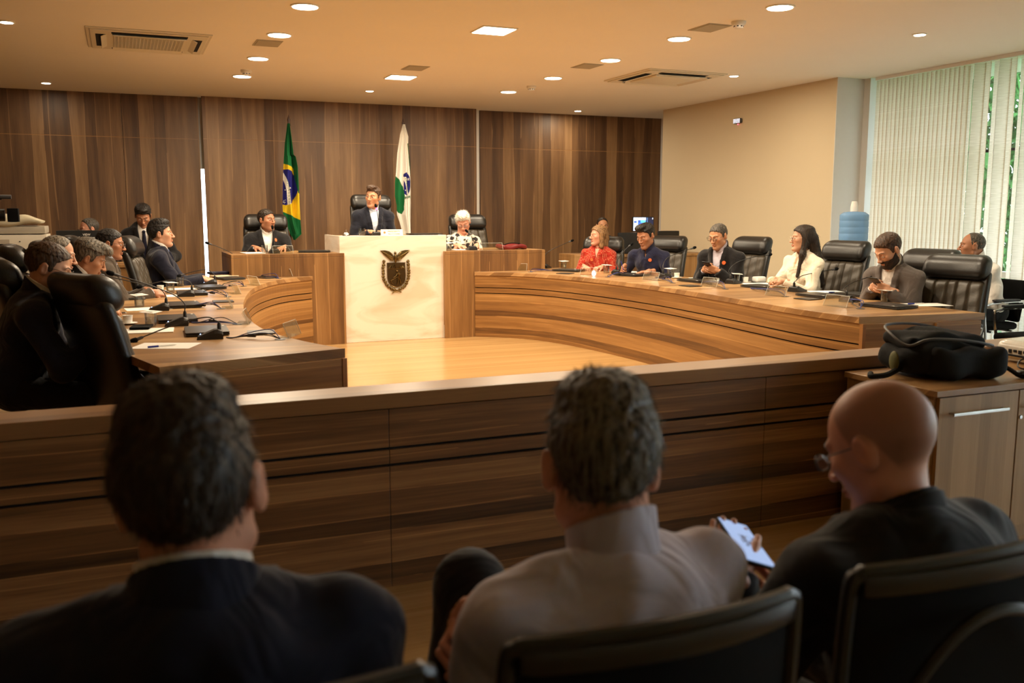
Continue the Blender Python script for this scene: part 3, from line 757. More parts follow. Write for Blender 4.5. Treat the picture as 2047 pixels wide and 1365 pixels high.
# ================================================================== EXECUTIVE CHAIRS
def back_warp(p):   # lean back and gentle S-curve; p.z height, +Y faces forward
    z = p.z
    lean = (z - 0.50) * 0.25
    curve = 0.035 * math.sin((z - 0.45) * 4.2)
    wd = 1.0 + 0.05 * math.cos((z - 0.6) * 4)
    side = 0.06 * (abs(p.x) / 0.25) ** 2
    return Vector((p.x * wd, p.y - lean + curve * 0.6 + side * 0.5, z))
def groove_back(p):
    q = back_warp(p)
    if p.y > -0.252:
        for gx in (-0.13, -0.036, 0.036, 0.13):
            d = abs(p.x - gx); q.y -= 0.014 * math.exp(-(d / 0.009) ** 2)
        q.y += 0.002 * math.sin(p.z * 60 + p.x * 25) + 0.012 * math.cos(p.x * 9)
    return q
def make_exec():
    r = empty('executive_chair', (0, 0, 0))
    MB().rbox((0, -0.265, 0.70), (0.47, 0.085, 0.56), 0.04, (72, 6, 34), warp=groove_back).build('backrest', 'leather_soft', r, smooth=True)
    MB().rbox((0, -0.295, 0.72), (0.51, 0.07, 0.66), 0.034, (12, 5, 16), warp=back_warp).build('back_shell', 'leather', r, smooth=True)
    def hw(p):
        q = back_warp(p)
        if p.y > -0.24: q.y += 0.012 * math.sin((p.z - 0.99) / 0.2 * PI)
        return q
    MB().rbox((0, -0.262, 1.075), (0.505, 0.15, 0.185), 0.072, (20, 12, 14), warp=hw).build('headrest', 'leather', r, smooth=True)
    def sw(p): return Vector((p.x, p.y, p.z - 0.03 * max(0, (p.y - 0.1)) / 0.2 - 0.012 * math.cos(p.x * 6)))
    MB().rbox((0, 0.0, 0.44), (0.51, 0.50, 0.12), 0.05, (14, 14, 6), warp=sw).build('seat', 'leather', r, smooth=True)
    for s in (-1, 1):
        a = MB().tube(catmull([(s * .26, -.24, .60), (s * .29, -.2, .655), (s * .30, -.05, .66), (s * .30, .14, .64), (s * .295, .19, .58), (s * .27, .12, .47), (s * .20, .02, .37), (s * .08, 0, .35)], 6), .013, 10).build('armrest', 'chrome', r, smooth=True)
        MB().rbox((s * .30, -.03, .675), (.055, .26, .026), .012, (5, 10, 3)).build('arm_pad', 'leather', a, smooth=True)
    MB().lathe([(.028, .1), (.028, .24), (.018, .25), (.018, .38)], 16).build('gas_lift', 'black_plastic', r, smooth=True)
    MB().rbox((0, 0, .365), (.2, .22, .03), .01, (3, 3, 2)).build('tilt_mechanism', 'black_plastic', r, smooth=True)
    for k in range(5):
        a = 2 * PI * k / 5 + .3; c, s = math.cos(a), math.sin(a)
        lg = MB().tube([(0, 0, .12), (.12 * c, .12 * s, .115), (.30 * c, .30 * s, .075)], [.024, .02, .014], 8).build('leg', 'chair_gloss', r, smooth=True)
        MB().lathe([(.026, -.011), (.026, .011)], 16, Mloc((.30 * c, .30 * s, .027), a + PI / 2, PI / 2)).build('caster', 'black_plastic', lg, smooth=True)
    return r
proto_exec = make_exec(); used_exec = [False]
def exec_chair(head, rz, label, z0=0.0, head_z=None, group='black leather executive chairs'):
    """head = world position of the headrest centre"""
    if not used_exec[0]: o = proto_exec; used_exec[0] = True
    else: o = copy_tree(proto_exec)
    o['label'] = label; o['category'] = 'chair'; o['group'] = group
    rot = Matrix.Rotation(rz, 3, 'Z'); off = rot @ Vector((0, -0.37, 0))
    o.location = (head.x - off.x, head.y - off.y, z0); o.rotation_euler = (0, 0, rz)
    dz = head.z - z0 - 1.075; dz = max(-0.09, min(0.09, dz))
    for ch in o.children:
        if ch.name.split('.')[0] in ('backrest', 'back_shell', 'headrest', 'seat', 'armrest', 'tilt_mechanism'): ch.location.z = dz
        if ch.name.split('.')[0] == 'gas_lift': ch.location.z = dz * 0.5
    return o
exec_chair(on_x(1914, 533, 5.80), R(104), 'empty black leather executive chair at the near end of the right bench')
exec_chair(on_x(1862, 520, 6.12), R(98), 'black leather executive chair behind the bearded man in grey suit')
exec_chair(on_x(1692, 501, 6.10), R(96), 'black leather executive chair standing right of the long-haired woman in cream')
exec_chair(on_x(1504, 490, 6.12), R(97), 'black leather executive chair right of the man in dark blazer with black glasses')
exec_chair(on_x(1336, 487, 5.85), R(112), 'black leather executive chair behind the man in navy shirt')
exec_chair(on_x(1207, 488, 5.34), R(136), 'black leather executive chair behind the woman in red patterned blouse')
exec_chair(on_y(170, 583, 4.85), R(-62), 'empty black leather executive chair nearest the camera at the left bench')
exec_chair(on_y(4, 548, 5.35), R(-80), 'black leather executive chair under the dark-haired man with glasses, cut by the left edge')
exec_chair(on_y(32, 517, 6.75), R(-88), 'black leather executive chair behind the mostly hidden man')
exec_chair(on_y(94, 508, 7.0), R(-88), 'black leather executive chair hidden behind the two nearest seated men')
exec_chair(on_y(152, 494, 8.0), R(-88), 'black leather executive chair behind the man in brown suit with striped tie')
exec_chair(on_y(262, 492, 8.75), R(-100), 'black leather executive chair of the man in navy suit at the left bench')
exec_chair(on_y(531, 442, 11.05), R(176), 'black leather executive chair of the man at the left side desk', z0=.15)
exec_chair(on_y(741, 404, 11.02), R(180), 'black leather executive chair of the speaker behind the marble desk', z0=.40)
exec_chair(on_y(934, 443, 11.05), R(182), 'black leather executive chair of the white-haired woman', z0=.15)

# ------------------------------------------------------------------ visitor chairs
def visitor(loc, rz, label, group):
    r = empty('visitor_chair', loc, rz, label, 'chair', group)
    def bw(p): return Vector((p.x, p.y - (p.z - .5) * .18 - .03 * (1 - (p.x / .23) ** 2), p.z))
    MB().rbox((0, -.215, .66), (.46, .035, .36), .017, (12, 3, 10), warp=bw).build('backrest', 'black_matte', r, smooth=True)
    MB().rbox((0, .02, .45), (.47, .46, .065), .03, (10, 10, 4)).build('seat', 'black_matte', r, smooth=True)
    for s in (-1, 1):
        MB().tube(catmull([(s * .25, -.22, .66), (s * .27, -.2, .67), (s * .275, .0, .665), (s * .275, .17, .65), (s * .27, .20, .60), (s * .262, .16, .3), (s * .26, .19, .06), (s * .26, .15, .014), (s * .26, -.22, .014)], 6), .012, 8).build('frame', 'chrome', r, smooth=True)
        MB().rbox((s * .275, -.02, .682), (.05, .27, .022), .01, (4, 8, 3)).build('arm_pad', 'black_plastic', r, smooth=True)
    MB().tube([(-.26, -.22, .014), (.26, -.22, .014)], .012, 8).tube([(-.262, .1, .41), (.262, .1, .41)], .010, 8).tube([(-.262, -.12, .41), (.262, -.12, .41)], .010, 8).build('crossbar', 'chrome', r, smooth=True)
    return r
visitor((6.93, 5.80, 0), R(84), 'black visitor chair with chrome frame under the man in white shirt by the blinds', 'chrome framed visitor chairs by the window')
visitor((6.55, 4.90, 0), R(84), 'empty black visitor chair with chrome arm at the right edge of the photo', 'chrome framed visitor chairs by the window')
def audience_chair(a, b2, label):
    """a, b2: world positions of the two upper corners of the back"""
    c = (a + b2) / 2; d = b2 - a; rz = math.atan2(d.y, d.x); W = d.length / 2
    r = empty('audience_chair', (c.x, c.y, 0), rz, label, 'chair', 'black audience chairs in the foreground'); zt = c.z
    def bw(p): return Vector((p.x, p.y + (p.z - zt) * -.06 + .035 * (1 - (p.x / W) ** 2) * -1, p.z))
    fr_ = [(-W + .01, 0, zt - .42), (-W, 0, zt - .2), (-W, 0, zt - .03), (-W + .012, 0, zt - .004), (-W + .04, 0, zt), (0, -.0, zt + .004), (W - .04, 0, zt), (W - .012, 0, zt - .004), (W, 0, zt - .03), (W, 0, zt - .2), (W - .01, 0, zt - .42)]
    P = [bw(Vector(p)) for p in catmull(fr_, 4)]
    MB().tube(P, .011, 8).build('back_frame', 'chair_gloss', r, smooth=True)
    MB().rbox((0, .0, zt - .018), (2 * W - .02, .03, .035), .008, (12, 3, 3), warp=bw).build('top_rail', 'chair_gloss', r, smooth=True)
    MB().rbox((0, .004, zt - .23), (2 * W - .02, .014, .40), .006, (12, 2, 8), warp=bw).build('backrest', 'black_matte', r, smooth=True)
    MB().tube([bw(Vector(p)) + Vector((0, -.028, 0)) for p in catmull([(-W * .9, 0, zt - .40), (-W * .72, 0, zt - .2), (-W * .35, 0, zt - .085), (W * .1, 0, zt - .08), (W * .5, 0, zt - .17), (W * .9, 0, zt - .40)], 6)], .009, 8).build('back_brace', 'black_plastic', r, smooth=True)
    MB().rbox((0, .27, .39), (2 * W, .44, .06), .028, (10, 10, 4)).build('seat', 'black_matte', r, smooth=True)
    for sx in (-1, 1):
        for y0, y1 in ((.44, .50), (.10, .02)):
            MB().tube([(sx * (W - .03), y0, .38), (sx * (W - .005), y1, .01)], .011, 8).build('leg', 'chair_gloss', r, smooth=True)
        MB().tube([(sx * (W - .01), .03, zt - .42 + .0), (sx * (W - .015), .08, .43)], .011, 8).build('back_post', 'chair_gloss', r, smooth=True)
    return r
audience_chair(on_z(1012, 1290, .935), on_z(1590, 1180, .935), 'black audience chair behind the grey-haired man in lilac shirt')
audience_chair(on_z(1702, 1145, .935), on_z(2190, 1045, .935), 'black audience chair behind the bald man at the right')
audience_chair(on_z(862, 1330, .925) - Vector((.47, -.02, 0)), on_z(862, 1330, .925), 'black audience chair behind the dark-haired man in navy jacket')

# ------------------------------------------------------------------ flags
def poly_in(poly, x, y):
    c = False; j = len(poly) - 1
    for i in range(len(poly)):
        xi, yi = poly[i]; xj, yj = poly[j]
        if (yi > y) != (yj > y) and x < (xj - xi) * (y - yi) / (yj - yi) + xi: c = not c
        j = i
    return c
def interp(path, t):   # path of (y, value)
    if t <= path[0][0]: return path[0][1]
    for a, b2 in zip(path[:-1], path[1:]):
        if t <= b2[0]: return a[1] + (b2[1] - a[1]) * (t - a[0]) / (b2[0] - a[0])
    return path[-1][1]
FY = 12.0
FS = on_y(700, 300, FY)
def fpt(x, y):   # close-up coordinates -> point in the flag plane (metric, distance 12 m)
    return on_y(540 + x / 5.25, 220 + y / 5.25, FY)
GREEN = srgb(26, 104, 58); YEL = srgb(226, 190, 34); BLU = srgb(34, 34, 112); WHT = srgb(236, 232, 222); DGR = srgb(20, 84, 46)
def dist_poly(pts, x, y):
    best = 1e9
    for (x0, y0), (x1, y1) in zip(pts[:-1], pts[1:]):
        L = (x1 - x0) ** 2 + (y1 - y0) ** 2; t = max(0, min(1, ((x - x0) * (x1 - x0) + (y - y0) * (y1 - y0)) / L))
        best = min(best, math.hypot(x - x0 - t * (x1 - x0), y - y0 - t * (y1 - y0)))
    return best
def flag(label, left, right, y0, y1, colf, polex, poletop, folds, name_txt=None):
    base = fpt(polex, y1 - 200); root = empty('flag', (base.x, FY, .15), 0, label, 'flag', None)
    NU, NV = 90, 260; vs = []; cols = []
    for j in range(NV + 1):
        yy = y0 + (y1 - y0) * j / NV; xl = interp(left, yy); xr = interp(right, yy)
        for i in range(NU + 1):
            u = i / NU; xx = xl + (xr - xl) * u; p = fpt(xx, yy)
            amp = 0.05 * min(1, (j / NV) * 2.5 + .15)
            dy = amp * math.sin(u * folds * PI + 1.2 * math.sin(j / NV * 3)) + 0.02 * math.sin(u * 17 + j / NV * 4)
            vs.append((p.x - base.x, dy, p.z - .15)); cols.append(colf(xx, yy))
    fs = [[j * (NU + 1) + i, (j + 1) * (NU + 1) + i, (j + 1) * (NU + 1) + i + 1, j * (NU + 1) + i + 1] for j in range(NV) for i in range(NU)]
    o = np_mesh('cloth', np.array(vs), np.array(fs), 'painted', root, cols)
    sm = o.modifiers.new('thickness', 'SOLIDIFY'); sm.thickness = 0.003
    tp = fpt(poletop[0], poletop[1])
    MB().tube([(0, .09, .03), (tp.x - base.x, .09, tp.z - .15 - .12)], .013, 10).build('pole', 'pole_wood', root, smooth=True)
    MB().lathe([(.002, .0), (.022, .03), (.012, .06), (.02, .09), (.001, .16)], 12, Mloc((tp.x - base.x, .09, tp.z - .15 - .16))).build('finial', 'pole_wood', root, smooth=True)
    MB().lathe([(.16, 0), (.16, .02), (.05, .05), (.02, .09)], 24, Mloc((0, .09, 0))).build('stand', 'pole_wood', root, smooth=True)
    return root
def text_mesh(txt, size, mat, name, parent, M, extrude=0.001, align='CENTER'):
    c = bpy.data.curves.new('t', 'FONT'); c.body = txt; c.size = size; c.align_x = align; c.align_y = 'CENTER'; c.extrude = extrude
    t = bpy.data.objects.new('t', c); COL.objects.link(t)
    bpy.context.view_layer.update()
    me = bpy.data.meshes.new_from_object(t.evaluated_get(bpy.context.evaluated_depsgraph_get()))
    bpy.data.objects.remove(t); bpy.data.curves.remove(c)
    me.transform(M); me.materials.clear(); me.materials.append(MATS[mat])
    o = bpy.data.objects.new(name, me); COL.objects.link(o)
    if parent is not None: o.parent = parent
    return o
band = [(135, 660), (152, 705), (172, 765), (188, 850), (197, 985)]
stars1 = [(160, 838, 5), (205, 818, 7), (150, 950, 4), (158, 968, 4), (146, 965, 4), (162, 945, 3), (153, 978, 3)]
def col_br(x, y):
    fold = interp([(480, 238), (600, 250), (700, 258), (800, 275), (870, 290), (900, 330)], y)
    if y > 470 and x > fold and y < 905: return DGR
    if y < 560 + (x - 152) * .5: return GREEN
    inb = ((x - 165) / 122) ** 2 + ((y - 808) / 188) ** 2 < 1
    if inb:
        for sx, sy, sr in stars1:
            if math.hypot(x - sx, y - sy) < sr: return WHT
        if dist_poly(band, x, y) < 15: return WHT
        return BLU
    if y < 1066 + (x - 140) * .5: return YEL
    return GREEN
f1 = flag('green yellow and blue flag hanging on a pole behind the left side desk', [(140, 184), (350, 160), (560, 152), (800, 142), (1000, 137), (1090, 142), (1200, 175), (1310, 220), (1362, 255)],
     [(140, 200), (330, 224), (470, 240), (490, 262), (600, 284), (870, 300), (1000, 305), (1150, 314), (1300, 328), (1362, 262)], 140, 1362, col_br, 206, (206, 40), 3.0)
band2 = [(1402, 715), (1418, 770), (1438, 870)]
lf2 = [(1332, 690), (1360, 730), (1390, 810), (1400, 900), (1400, 1045), (1386, 1092), (1350, 1078), (1320, 1000), (1315, 760)]
def col_pr(x, y):
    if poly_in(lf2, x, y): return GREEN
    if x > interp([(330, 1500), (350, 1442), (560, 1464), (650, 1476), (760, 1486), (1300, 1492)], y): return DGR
    if x > 1394 and ((x - 1424) / 56) ** 2 + ((y - 775) / 120) ** 2 < 1:
        if dist_poly(band2, x, y) < 13: return WHT
        a = math.atan2(y - 725, x - 1455); r = math.hypot(x - 1455, y - 725)
        if r < 9 + 6 * math.cos(5 * a + PI / 2): return WHT
        if math.hypot(x - 1406, y - 842) < 5: return WHT
        return BLU
    if 1396 < x < 1482:
        yc = 922 - (x - 1396) * .16
        if abs(y - yc) < 3.5: return DGR
        if abs(y - yc) < 16 and ((x + abs(y - yc) * .7) % 15) < 7: return DGR
    return WHT
f2 = flag('white and green state flag with blue disc hanging right of the speaker', [(150, 1398), (250, 1370), (450, 1345), (640, 1338), (760, 1325), (900, 1323), (1000, 1340), (1100, 1342), (1180, 1368), (1270, 1390), (1500, 1392)],
     [(150, 1410), (280, 1450), (360, 1450), (600, 1480), (900, 1490), (1270, 1490), (1500, 1485)], 150, 1500, col_pr, 1414, (1414, 75), 2.2)
Mx = Matrix(((1, 0, 0, 0), (0, 0, -1, 0), (0, 1, 0, 0), (0, 0, 0, 1)))
def flag_text(root, txt, pts, size):
    n = len(txt); bx = root.location
    vs = MB(); out = None
    for i, ch in enumerate(txt):
        t = i / max(1, n - 1) * (len(pts) - 1); k = min(len(pts) - 2, int(t)); f = t - k
        x = pts[k][0] + (pts[k + 1][0] - pts[k][0]) * f; y = pts[k][1] + (pts[k + 1][1] - pts[k][1]) * f
        a = math.atan2(pts[k + 1][1] - pts[k][1], pts[k + 1][0] - pts[k][0])
        p = fpt(x, y)
        M = Matrix.Translation((p.x - bx.x, -.075, p.z - .15)) @ Matrix.Rotation(a, 4, 'Y') @ Mx
        o = text_mesh(ch, size, 'flag_green', 'letter', root, M, .0005)
simple('flag_green', srgb(20, 90, 50), 0.8)
flag_text(f1, 'PROGRESSO', [(168, 748), (184, 840), (194, 965)], .033)
flag_text(f2, 'ARAN\u00c1', [(1404, 722), (1418, 770), (1434, 845)], .03)

# ------------------------------------------------------------------ back-room equipment
cp = on_y(92, 452, 9.6)
e = empty('photocopier', (cp.x - .33, 9.9, 0), 0, 'large cream office photocopier at the left edge behind the seated men', 'photocopier')
zt = cp.z
MB().rbox((0, 0, zt - .035), (.64, .56, .075), .015, (4, 4, 3)).build('document_lid', 'copier_grey', e, smooth=True)
MB().rbox((0, 0, zt - .145), (.66, .6, .14), .012, (4, 4, 3)).build('scanner_unit', 'offwhite_plastic', e, smooth=True)
MB().rbox((-.03, .02, zt - .33), (.58, .56, .22), .012, (4, 4, 3)).build('print_unit', 'offwhite_plastic', e, smooth=True)
MB().rbox((-.0, .02, (zt - .45) / 2), (.6, .58, zt - .46), .012, (4, 4, 6)).build('paper_cabinet', 'offwhite_plastic', e, smooth=True)
MB().box(-.12, 0.02, -.301, -.297, zt - .20, zt - .12).box(-.02, .03, -.265, -.258, zt - .32, zt - .31).build('recess', 'copier_grey', e)
MB().box(-.075, -.03, -.303, -.3, zt - .185, zt - .16).box(.1, .11, -.303, -.3, zt - .145, zt - .135).build('port', 'dark_gap', e)
MB().box(.33, .52, -.2, .2, zt - .235, zt - .215).box(.34, .5, -.18, .18, zt - .19, zt - .18).build('side_tray', 'grey_plastic', e, bevel=0.003)
MB().box(0.06, 0.18, -.273, -.27, zt - .49, zt - .45).build('yellow_label', 'yellow', e, label='yellow label')
def pw(p): return Vector((p.x * (1 - .3 * max(0, p.z) / .05), p.y, p.z * (1 - .55 * (p.x + .24) / .5) + .01 * math.sin(p.x * 20)))
tag(MB().rbox((0, 0, 0), (.42, .34, .13), .06, (14, 10, 6), warp=pw).build('bag', 'pillow_cream', smooth=True, loc=(cp.x - .23, 9.75, zt + .055)), 'cream soft plastic bag lying on top of the photocopier', 'bag')
tag(MB().rbox((0, 0, 0), (.26, .18, .05), .022, (8, 6, 4)).build('pouch', 'brown_leather', smooth=True, loc=(cp.x - .55, 9.66, zt + .03)), 'brown leather pouch on the photocopier below the video camera', 'pouch')
# tv camera on tripod
c = on_y(-22, 430, 7.6)
e = empty('video_camera', (c.x, c.y, c.z), 0, 'black video camera poking in at the left edge', 'video camera')
MB().rbox((-.12, 0, 0), (.28, .11, .14), .02, (6, 4, 5)).build('camera_body', 'black_plastic', e, smooth=True)
MB().tube([(.02, 0, 0), (.10, 0, 0)], .045, 20).build('lens', 'black_plastic', e, smooth=True)
MB().rbox((.155, 0, 0), (.075, .10, .10), .006, (3, 3, 3)).build('lens_hood', 'black_matte', e, smooth=True)
MB().tube([(-.2, 0, .07), (-.18, 0, .115), (.05, 0, .125), (.09, 0, .12)], .012, 8).build('handle', 'black_plastic', e, smooth=True)
MB().tube([(.03, 0, .13), (.15, 0, .13)], .016, 12).build('microphone', 'grey_plastic', e, smooth=True)
MB().tube([(-.1, 0, -.07), (-.1, 0, -.11)], .03, 12).build('mount', 'black_plastic', e, smooth=True)
e2 = empty('tripod', (c.x - .1, c.y, 0), 0, 'black tripod under the video camera just outside the left edge', 'tripod')
MB().tube([(0, 0, c.z - .11), (0, 0, .75)], .02, 10).build('centre_column', 'black_plastic', e2, smooth=True)
for k in range(3):
    a = k * 2.094 + 1.2; MB().tube([(0, 0, c.z - .3), (.42 * math.cos(a) , .42 * math.sin(a), .01)], .014, 8).build('leg', 'black_plastic', e2, smooth=True)
# desk, monitor with two-line lettering, behind the left bench
def monitor(px, py, Y, w, h, rz, label, mat_screen=None, z_desk=.74, text=None):
    p = on_y(px, py, Y); r = empty('monitor', (p.x, Y, z_desk), rz, label, 'monitor')
    zc = p.z - z_desk
    MB().rbox((0, 0, zc), (w, .03, h), .008, (4, 2, 4)).build('casing', 'black_plastic', r, smooth=True)
    if mat_screen:
        MB().box(-w / 2 + .012, w / 2 - .012, -.0165, -.0152, zc - h / 2 + .014, zc + h / 2 - .012).build('screen', mat_screen, r)
    MB().box(-.03, .03, .012, .03, .01, max(.05, zc)).build('stand_neck', 'black_plastic', r, bevel=.004)
    MB().rbox((0, .03, .008), (.24, .17, .015), .006, (4, 4, 2)).build('stand_base', 'black_plastic', r, smooth=True)
    return r, zc, h, w
def desk(x0, x1, y0, y1, z, label):
    r = empty('office_desk', ((x0 + x1) / 2, (y0 + y1) / 2, 0), 0, label, 'desk'); a = (x1 - x0) / 2; b2 = (y1 - y0) / 2
    MB().box(-a, a, -b2, b2, z - .03, z).build('desktop', 'wood_vertical_desk', r, bevel=.002)
    MB().box(-a, -a + .03, -b2, b2, 0, z - .03).build('side_panel', 'wood_vertical_desk', r); MB().box(a - .03, a, -b2, b2, 0, z - .03).build('side_panel', 'wood_vertical_desk', r)
    MB().box(-a + .03, a - .03, -b2 + .02, -b2 + .04, .2, z - .03).build('front_panel', 'wood_vertical_desk', r)
    return r
desk(-.75, .35, 10.15, 10.75, .90, 'plain wooden work desk behind the left bench carrying a black monitor')
r, zc, h, w = monitor(157, 487, 10.35, .40, .27, 0, 'black monitor seen from behind with two lines of pale lettering, left back', None, .90)
text_mesh('VIEW\nTeamStation', .030, 'paper', 'lettering', r, Matrix.Translation((.08, -.0165, zc + .075)) @ Mx, .0004)
tag(MB().rbox((0, 0, 0), (.12, .1, .02), .008, (4, 4, 2)).build('red_object', 'red_leather', smooth=True, loc=tuple(on_y(243, 541, 9.9))), 'small red item behind the man in navy suit', 'object') if False else None
# right back desk with three monitors
desk(5.25, 7.1, 10.1, 10.8, .90, 'wooden work desk behind the right bench with monitors on it')
m, nt, b = newmat('screen_ui')
tc = nd(nt, 'ShaderNodeTexCoord'); sx = nd(nt, 'ShaderNodeSeparateXYZ'); nt.links.new(tc.outputs['Generated'], sx.inputs[0])
def sm(op, a, bb):
    n = nd(nt, 'ShaderNodeMath', operation=op)
    for i, v in enumerate((a, bb)):
        if isinstance(v, (int, float)): n.inputs[i].default_value = v
        else: nt.links.new(v, n.inputs[i])
    return n.outputs[0]
def rect(x0, x1, z0, z1):
    return sm('MULTIPLY', sm('MULTIPLY', sm('GREATER_THAN', sx.outputs[0], x0), sm('LESS_THAN', sx.outputs[0], x1)), sm('MULTIPLY', sm('GREATER_THAN', sx.outputs[2], z0), sm('LESS_THAN', sx.outputs[2], z1)))
cur = None
base = (0.75, 0.82, 1.0, 1)
for (rc, colr) in (((.22, .62, 0, .8), (.04, .12, .5, 1)), ((.36, .60, .62, .8), (.1, .6, .5, 1)), ((.24, .34, .62, .8), (.03, .08, .3, 1)), ((.02, .16, .6, .74), (.04, .1, .35, 1)), ((.62, 1.0, 0, 1), (.01, .012, .03, 1)), ((.66, .72, .3, 1), (.05, .1, .2, 1)), ((.94, .98, .86, .98), (.7, .7, .7, 1))):
    mx = nd(nt, 'ShaderNodeMix', data_type='RGBA'); nt.links.new(rect(*rc), mx.inputs['Factor'])
    if cur is None: mx.inputs[6].default_value = base
    else: nt.links.new(cur, mx.inputs[6])
    mx.inputs[7].default_value = colr; cur = mx.outputs[2]
nt.links.new(cur, b.inputs['Emission Color']); b.inputs['Emission Strength'].default_value = 1.6; b.inputs['Base Color'].default_value = (0, 0, 0, 1); b.inputs['Roughness'].default_value = .3
monitor(1285, 448, 10.7, .33, .20, R(0), 'lit monitor with white and blue window on the desk behind the navy shirt man', 'screen_ui', .90)
monitor(1262, 485, 10.35, .40, .26, R(0), 'dark monitor left of the navy shirt man', None, .90)
monitor(1336, 478, 10.35, .32, .22, R(0), 'dark monitor behind the head of the navy shirt man, right of the lit one', None, .90)
# water cooler
wc = on_d(1706, 465, 9.15)
e = empty('water_cooler', (wc.x, wc.y, 0), R(100), 'white water cooler in the corner beside the blinds', 'water cooler')
zb = wc.z - .16
MB().rbox((0, 0, zb / 2 - .01), (.31, .31, zb - .02), .02, (5, 5, 10)).build('body', 'white_paint', e, smooth=True)
MB().box(-.1, .1, .153, .16, zb - .24, zb - .09).build('tap_panel', 'offwhite_plastic', e, bevel=.003)
MB().box(-.09, .06, .156, .162, zb - .15, zb - .10).build('orange_label', 'sticker_orange', e, label='orange label')
for s in (-.05, .05): MB().tube([(s, .16, zb - .17), (s, .20, zb - .175), (s, .20, zb - .21)], .012, 8).build('tap', 'grey_plastic', e, smooth=True)
bt = empty('water_bottle', (wc.x, wc.y, zb), 0, 'large blue water bottle on the water cooler', 'bottle')
pr = [(.03, -.02), (.035, .0), (.06, .02)]
for k in range(5): z0 = .03 + k * .062; pr += [(.1355, z0), (.138, z0 + .006), (.138, z0 + .052), (.1355, z0 + .058)]
pr += [(.125, .345), (.10, .362), (.02, .368)]
MB().lathe(pr, 36).build('bottle_shell', 'bottle_blue', bt, smooth=True)
cu = empty('paper_cup_stack', (wc.x - .005, wc.y, zb + .368), 0, 'stack of small white cups upside down on the blue water bottle', 'cups')
for k in range(4): MB().lathe([(.037, .0 + k * .014), (.026, .055 + k * .014), (.024, .056 + k * .014)], 20).build('cup', 'white_paint', cu, smooth=True)

# ------------------------------------------------------------------ cabinet, backpack and projector at the right
cb = empty('cabinet', (3.04, 2.71, 0), 0, 'low wooden cabinet with metal bar handles against the barrier at right', 'cabinet')
MB().box(-.015, 1.9, -.01, .515, .675, .70).build('worktop', 'wood_top', cb, bevel=.0015)
MB().box(0, 1.88, .02, .51, .0, .674).build('carcass', 'wood_pale', cb, bevel=.001)
for k in range(4):
    x0 = .012 + k * .465
    d = MB().box(x0, x0 + .458, -.001, .018, .06, .668).build('door', 'wood_pale', cb, bevel=.0015)
    hx0, hx1 = x0 + .06, x0 + .36
    if k % 2: hx0, hx1 = x0 + .05, x0 + .35
    MB().tube([(hx0, -.001, .60), (hx0, -.028, .60)], .004, 8).tube([(hx1, -.001, .60), (hx1, -.028, .60)], .004, 8).rbox(((hx0 + hx1) / 2, -.03, .60), (hx1 - hx0 + .02, .008, .014), .003, (3, 2, 2)).build('handle', 'brushed', d, smooth=True)
    if k % 2: MB().lathe([(.008, 0), (.008, .006)], 16, Mloc((x0 + .012, -.001, .55), 0, PI / 2)).build('lock', 'brushed', d, smooth=True)
# backpack
bp = on_z(1850, 768, .70); bpc = Vector((3.36, 3.00, .70))
e = empty('backpack', bpc, R(-14), 'open black backpack lying on the cabinet next to the projector', 'backpack')
def bagw(p):
    z = p.z
    sag = .045 * (p.x / .26) ** 2 * max(0, z) / .15
    wob = .012 * math.sin(p.x * 26 + p.z * 17) + .008 * math.sin(p.y * 33 + p.x * 12)
    return Vector((p.x * (1 + .06 * math.sin(z * 20)), p.y * (1.0 + .08 * math.cos(p.x * 9)) + wob, z * (1 - .22 * (p.x + .05) / .26 * (1 if p.x > 0 else .3)) - sag + wob * .5))
MB().rbox((0, 0, .095), (.44, .28, .17), .06, (34, 22, 14), warp=bagw).build('main_body', 'bag_nylon', e, smooth=True)
MB().rbox((.03, -.15, .075), (.36, .09, .13), .04, (20, 8, 8), warp=lambda p: p + Vector((0, .01 * math.sin(p.x * 30), .008 * math.sin(p.x * 41)))).build('front_pocket', 'bag_nylon', e, smooth=True)
MB().rbox((-.03, .01, .158), (.37, .24, .06), .028, (22, 14, 5), warp=lambda p: Vector((p.x, p.y, p.z + .014 * math.cos(p.x * 8) + .009 * math.sin(p.x * 34 + p.y * 30) - .14 * max(0, p.x)))).build('top_flap', 'bag_nylon', e, smooth=True)
zp = [(-.22, -.10, .15), (-.245, .0, .19), (-.2, .11, .215), (-.05, .13, .215), (.1, .11, .185), (.20, .05, .145), (.21, -.05, .13), (.15, -.13, .15), (.0, -.145, .175), (-.15, -.14, .18)]
MB().tube(catmull(zp, 6, True), .006, 8, closed=True).build('zip', 'grey_plastic', e, smooth=True)
MB().tube(catmull([(-.22, -.06, .05), (-.30, -.08, .02), (-.36, -.06, .012), (-.33, .0, .012)], 5), .013, 8).build('strap', 'bag_nylon', e, smooth=True)
MB().tube(catmull([(.20, -.05, .06), (.26, -.10, .04), (.28, -.16, .015), (.31, -.18, .012)], 5), .010, 8).build('strap', 'bag_nylon', e, smooth=True)
MB().rbox((.30, -.15, .02), (.05, .045, .03), .01, (4, 4, 3)).build('buckle', 'black_plastic', e, smooth=True)
MB().ell((-.252, -.05, .075), (.012, .035, .045), 14, 8).build('side_patch', 'olive', e, smooth=True, label='olive side patch')
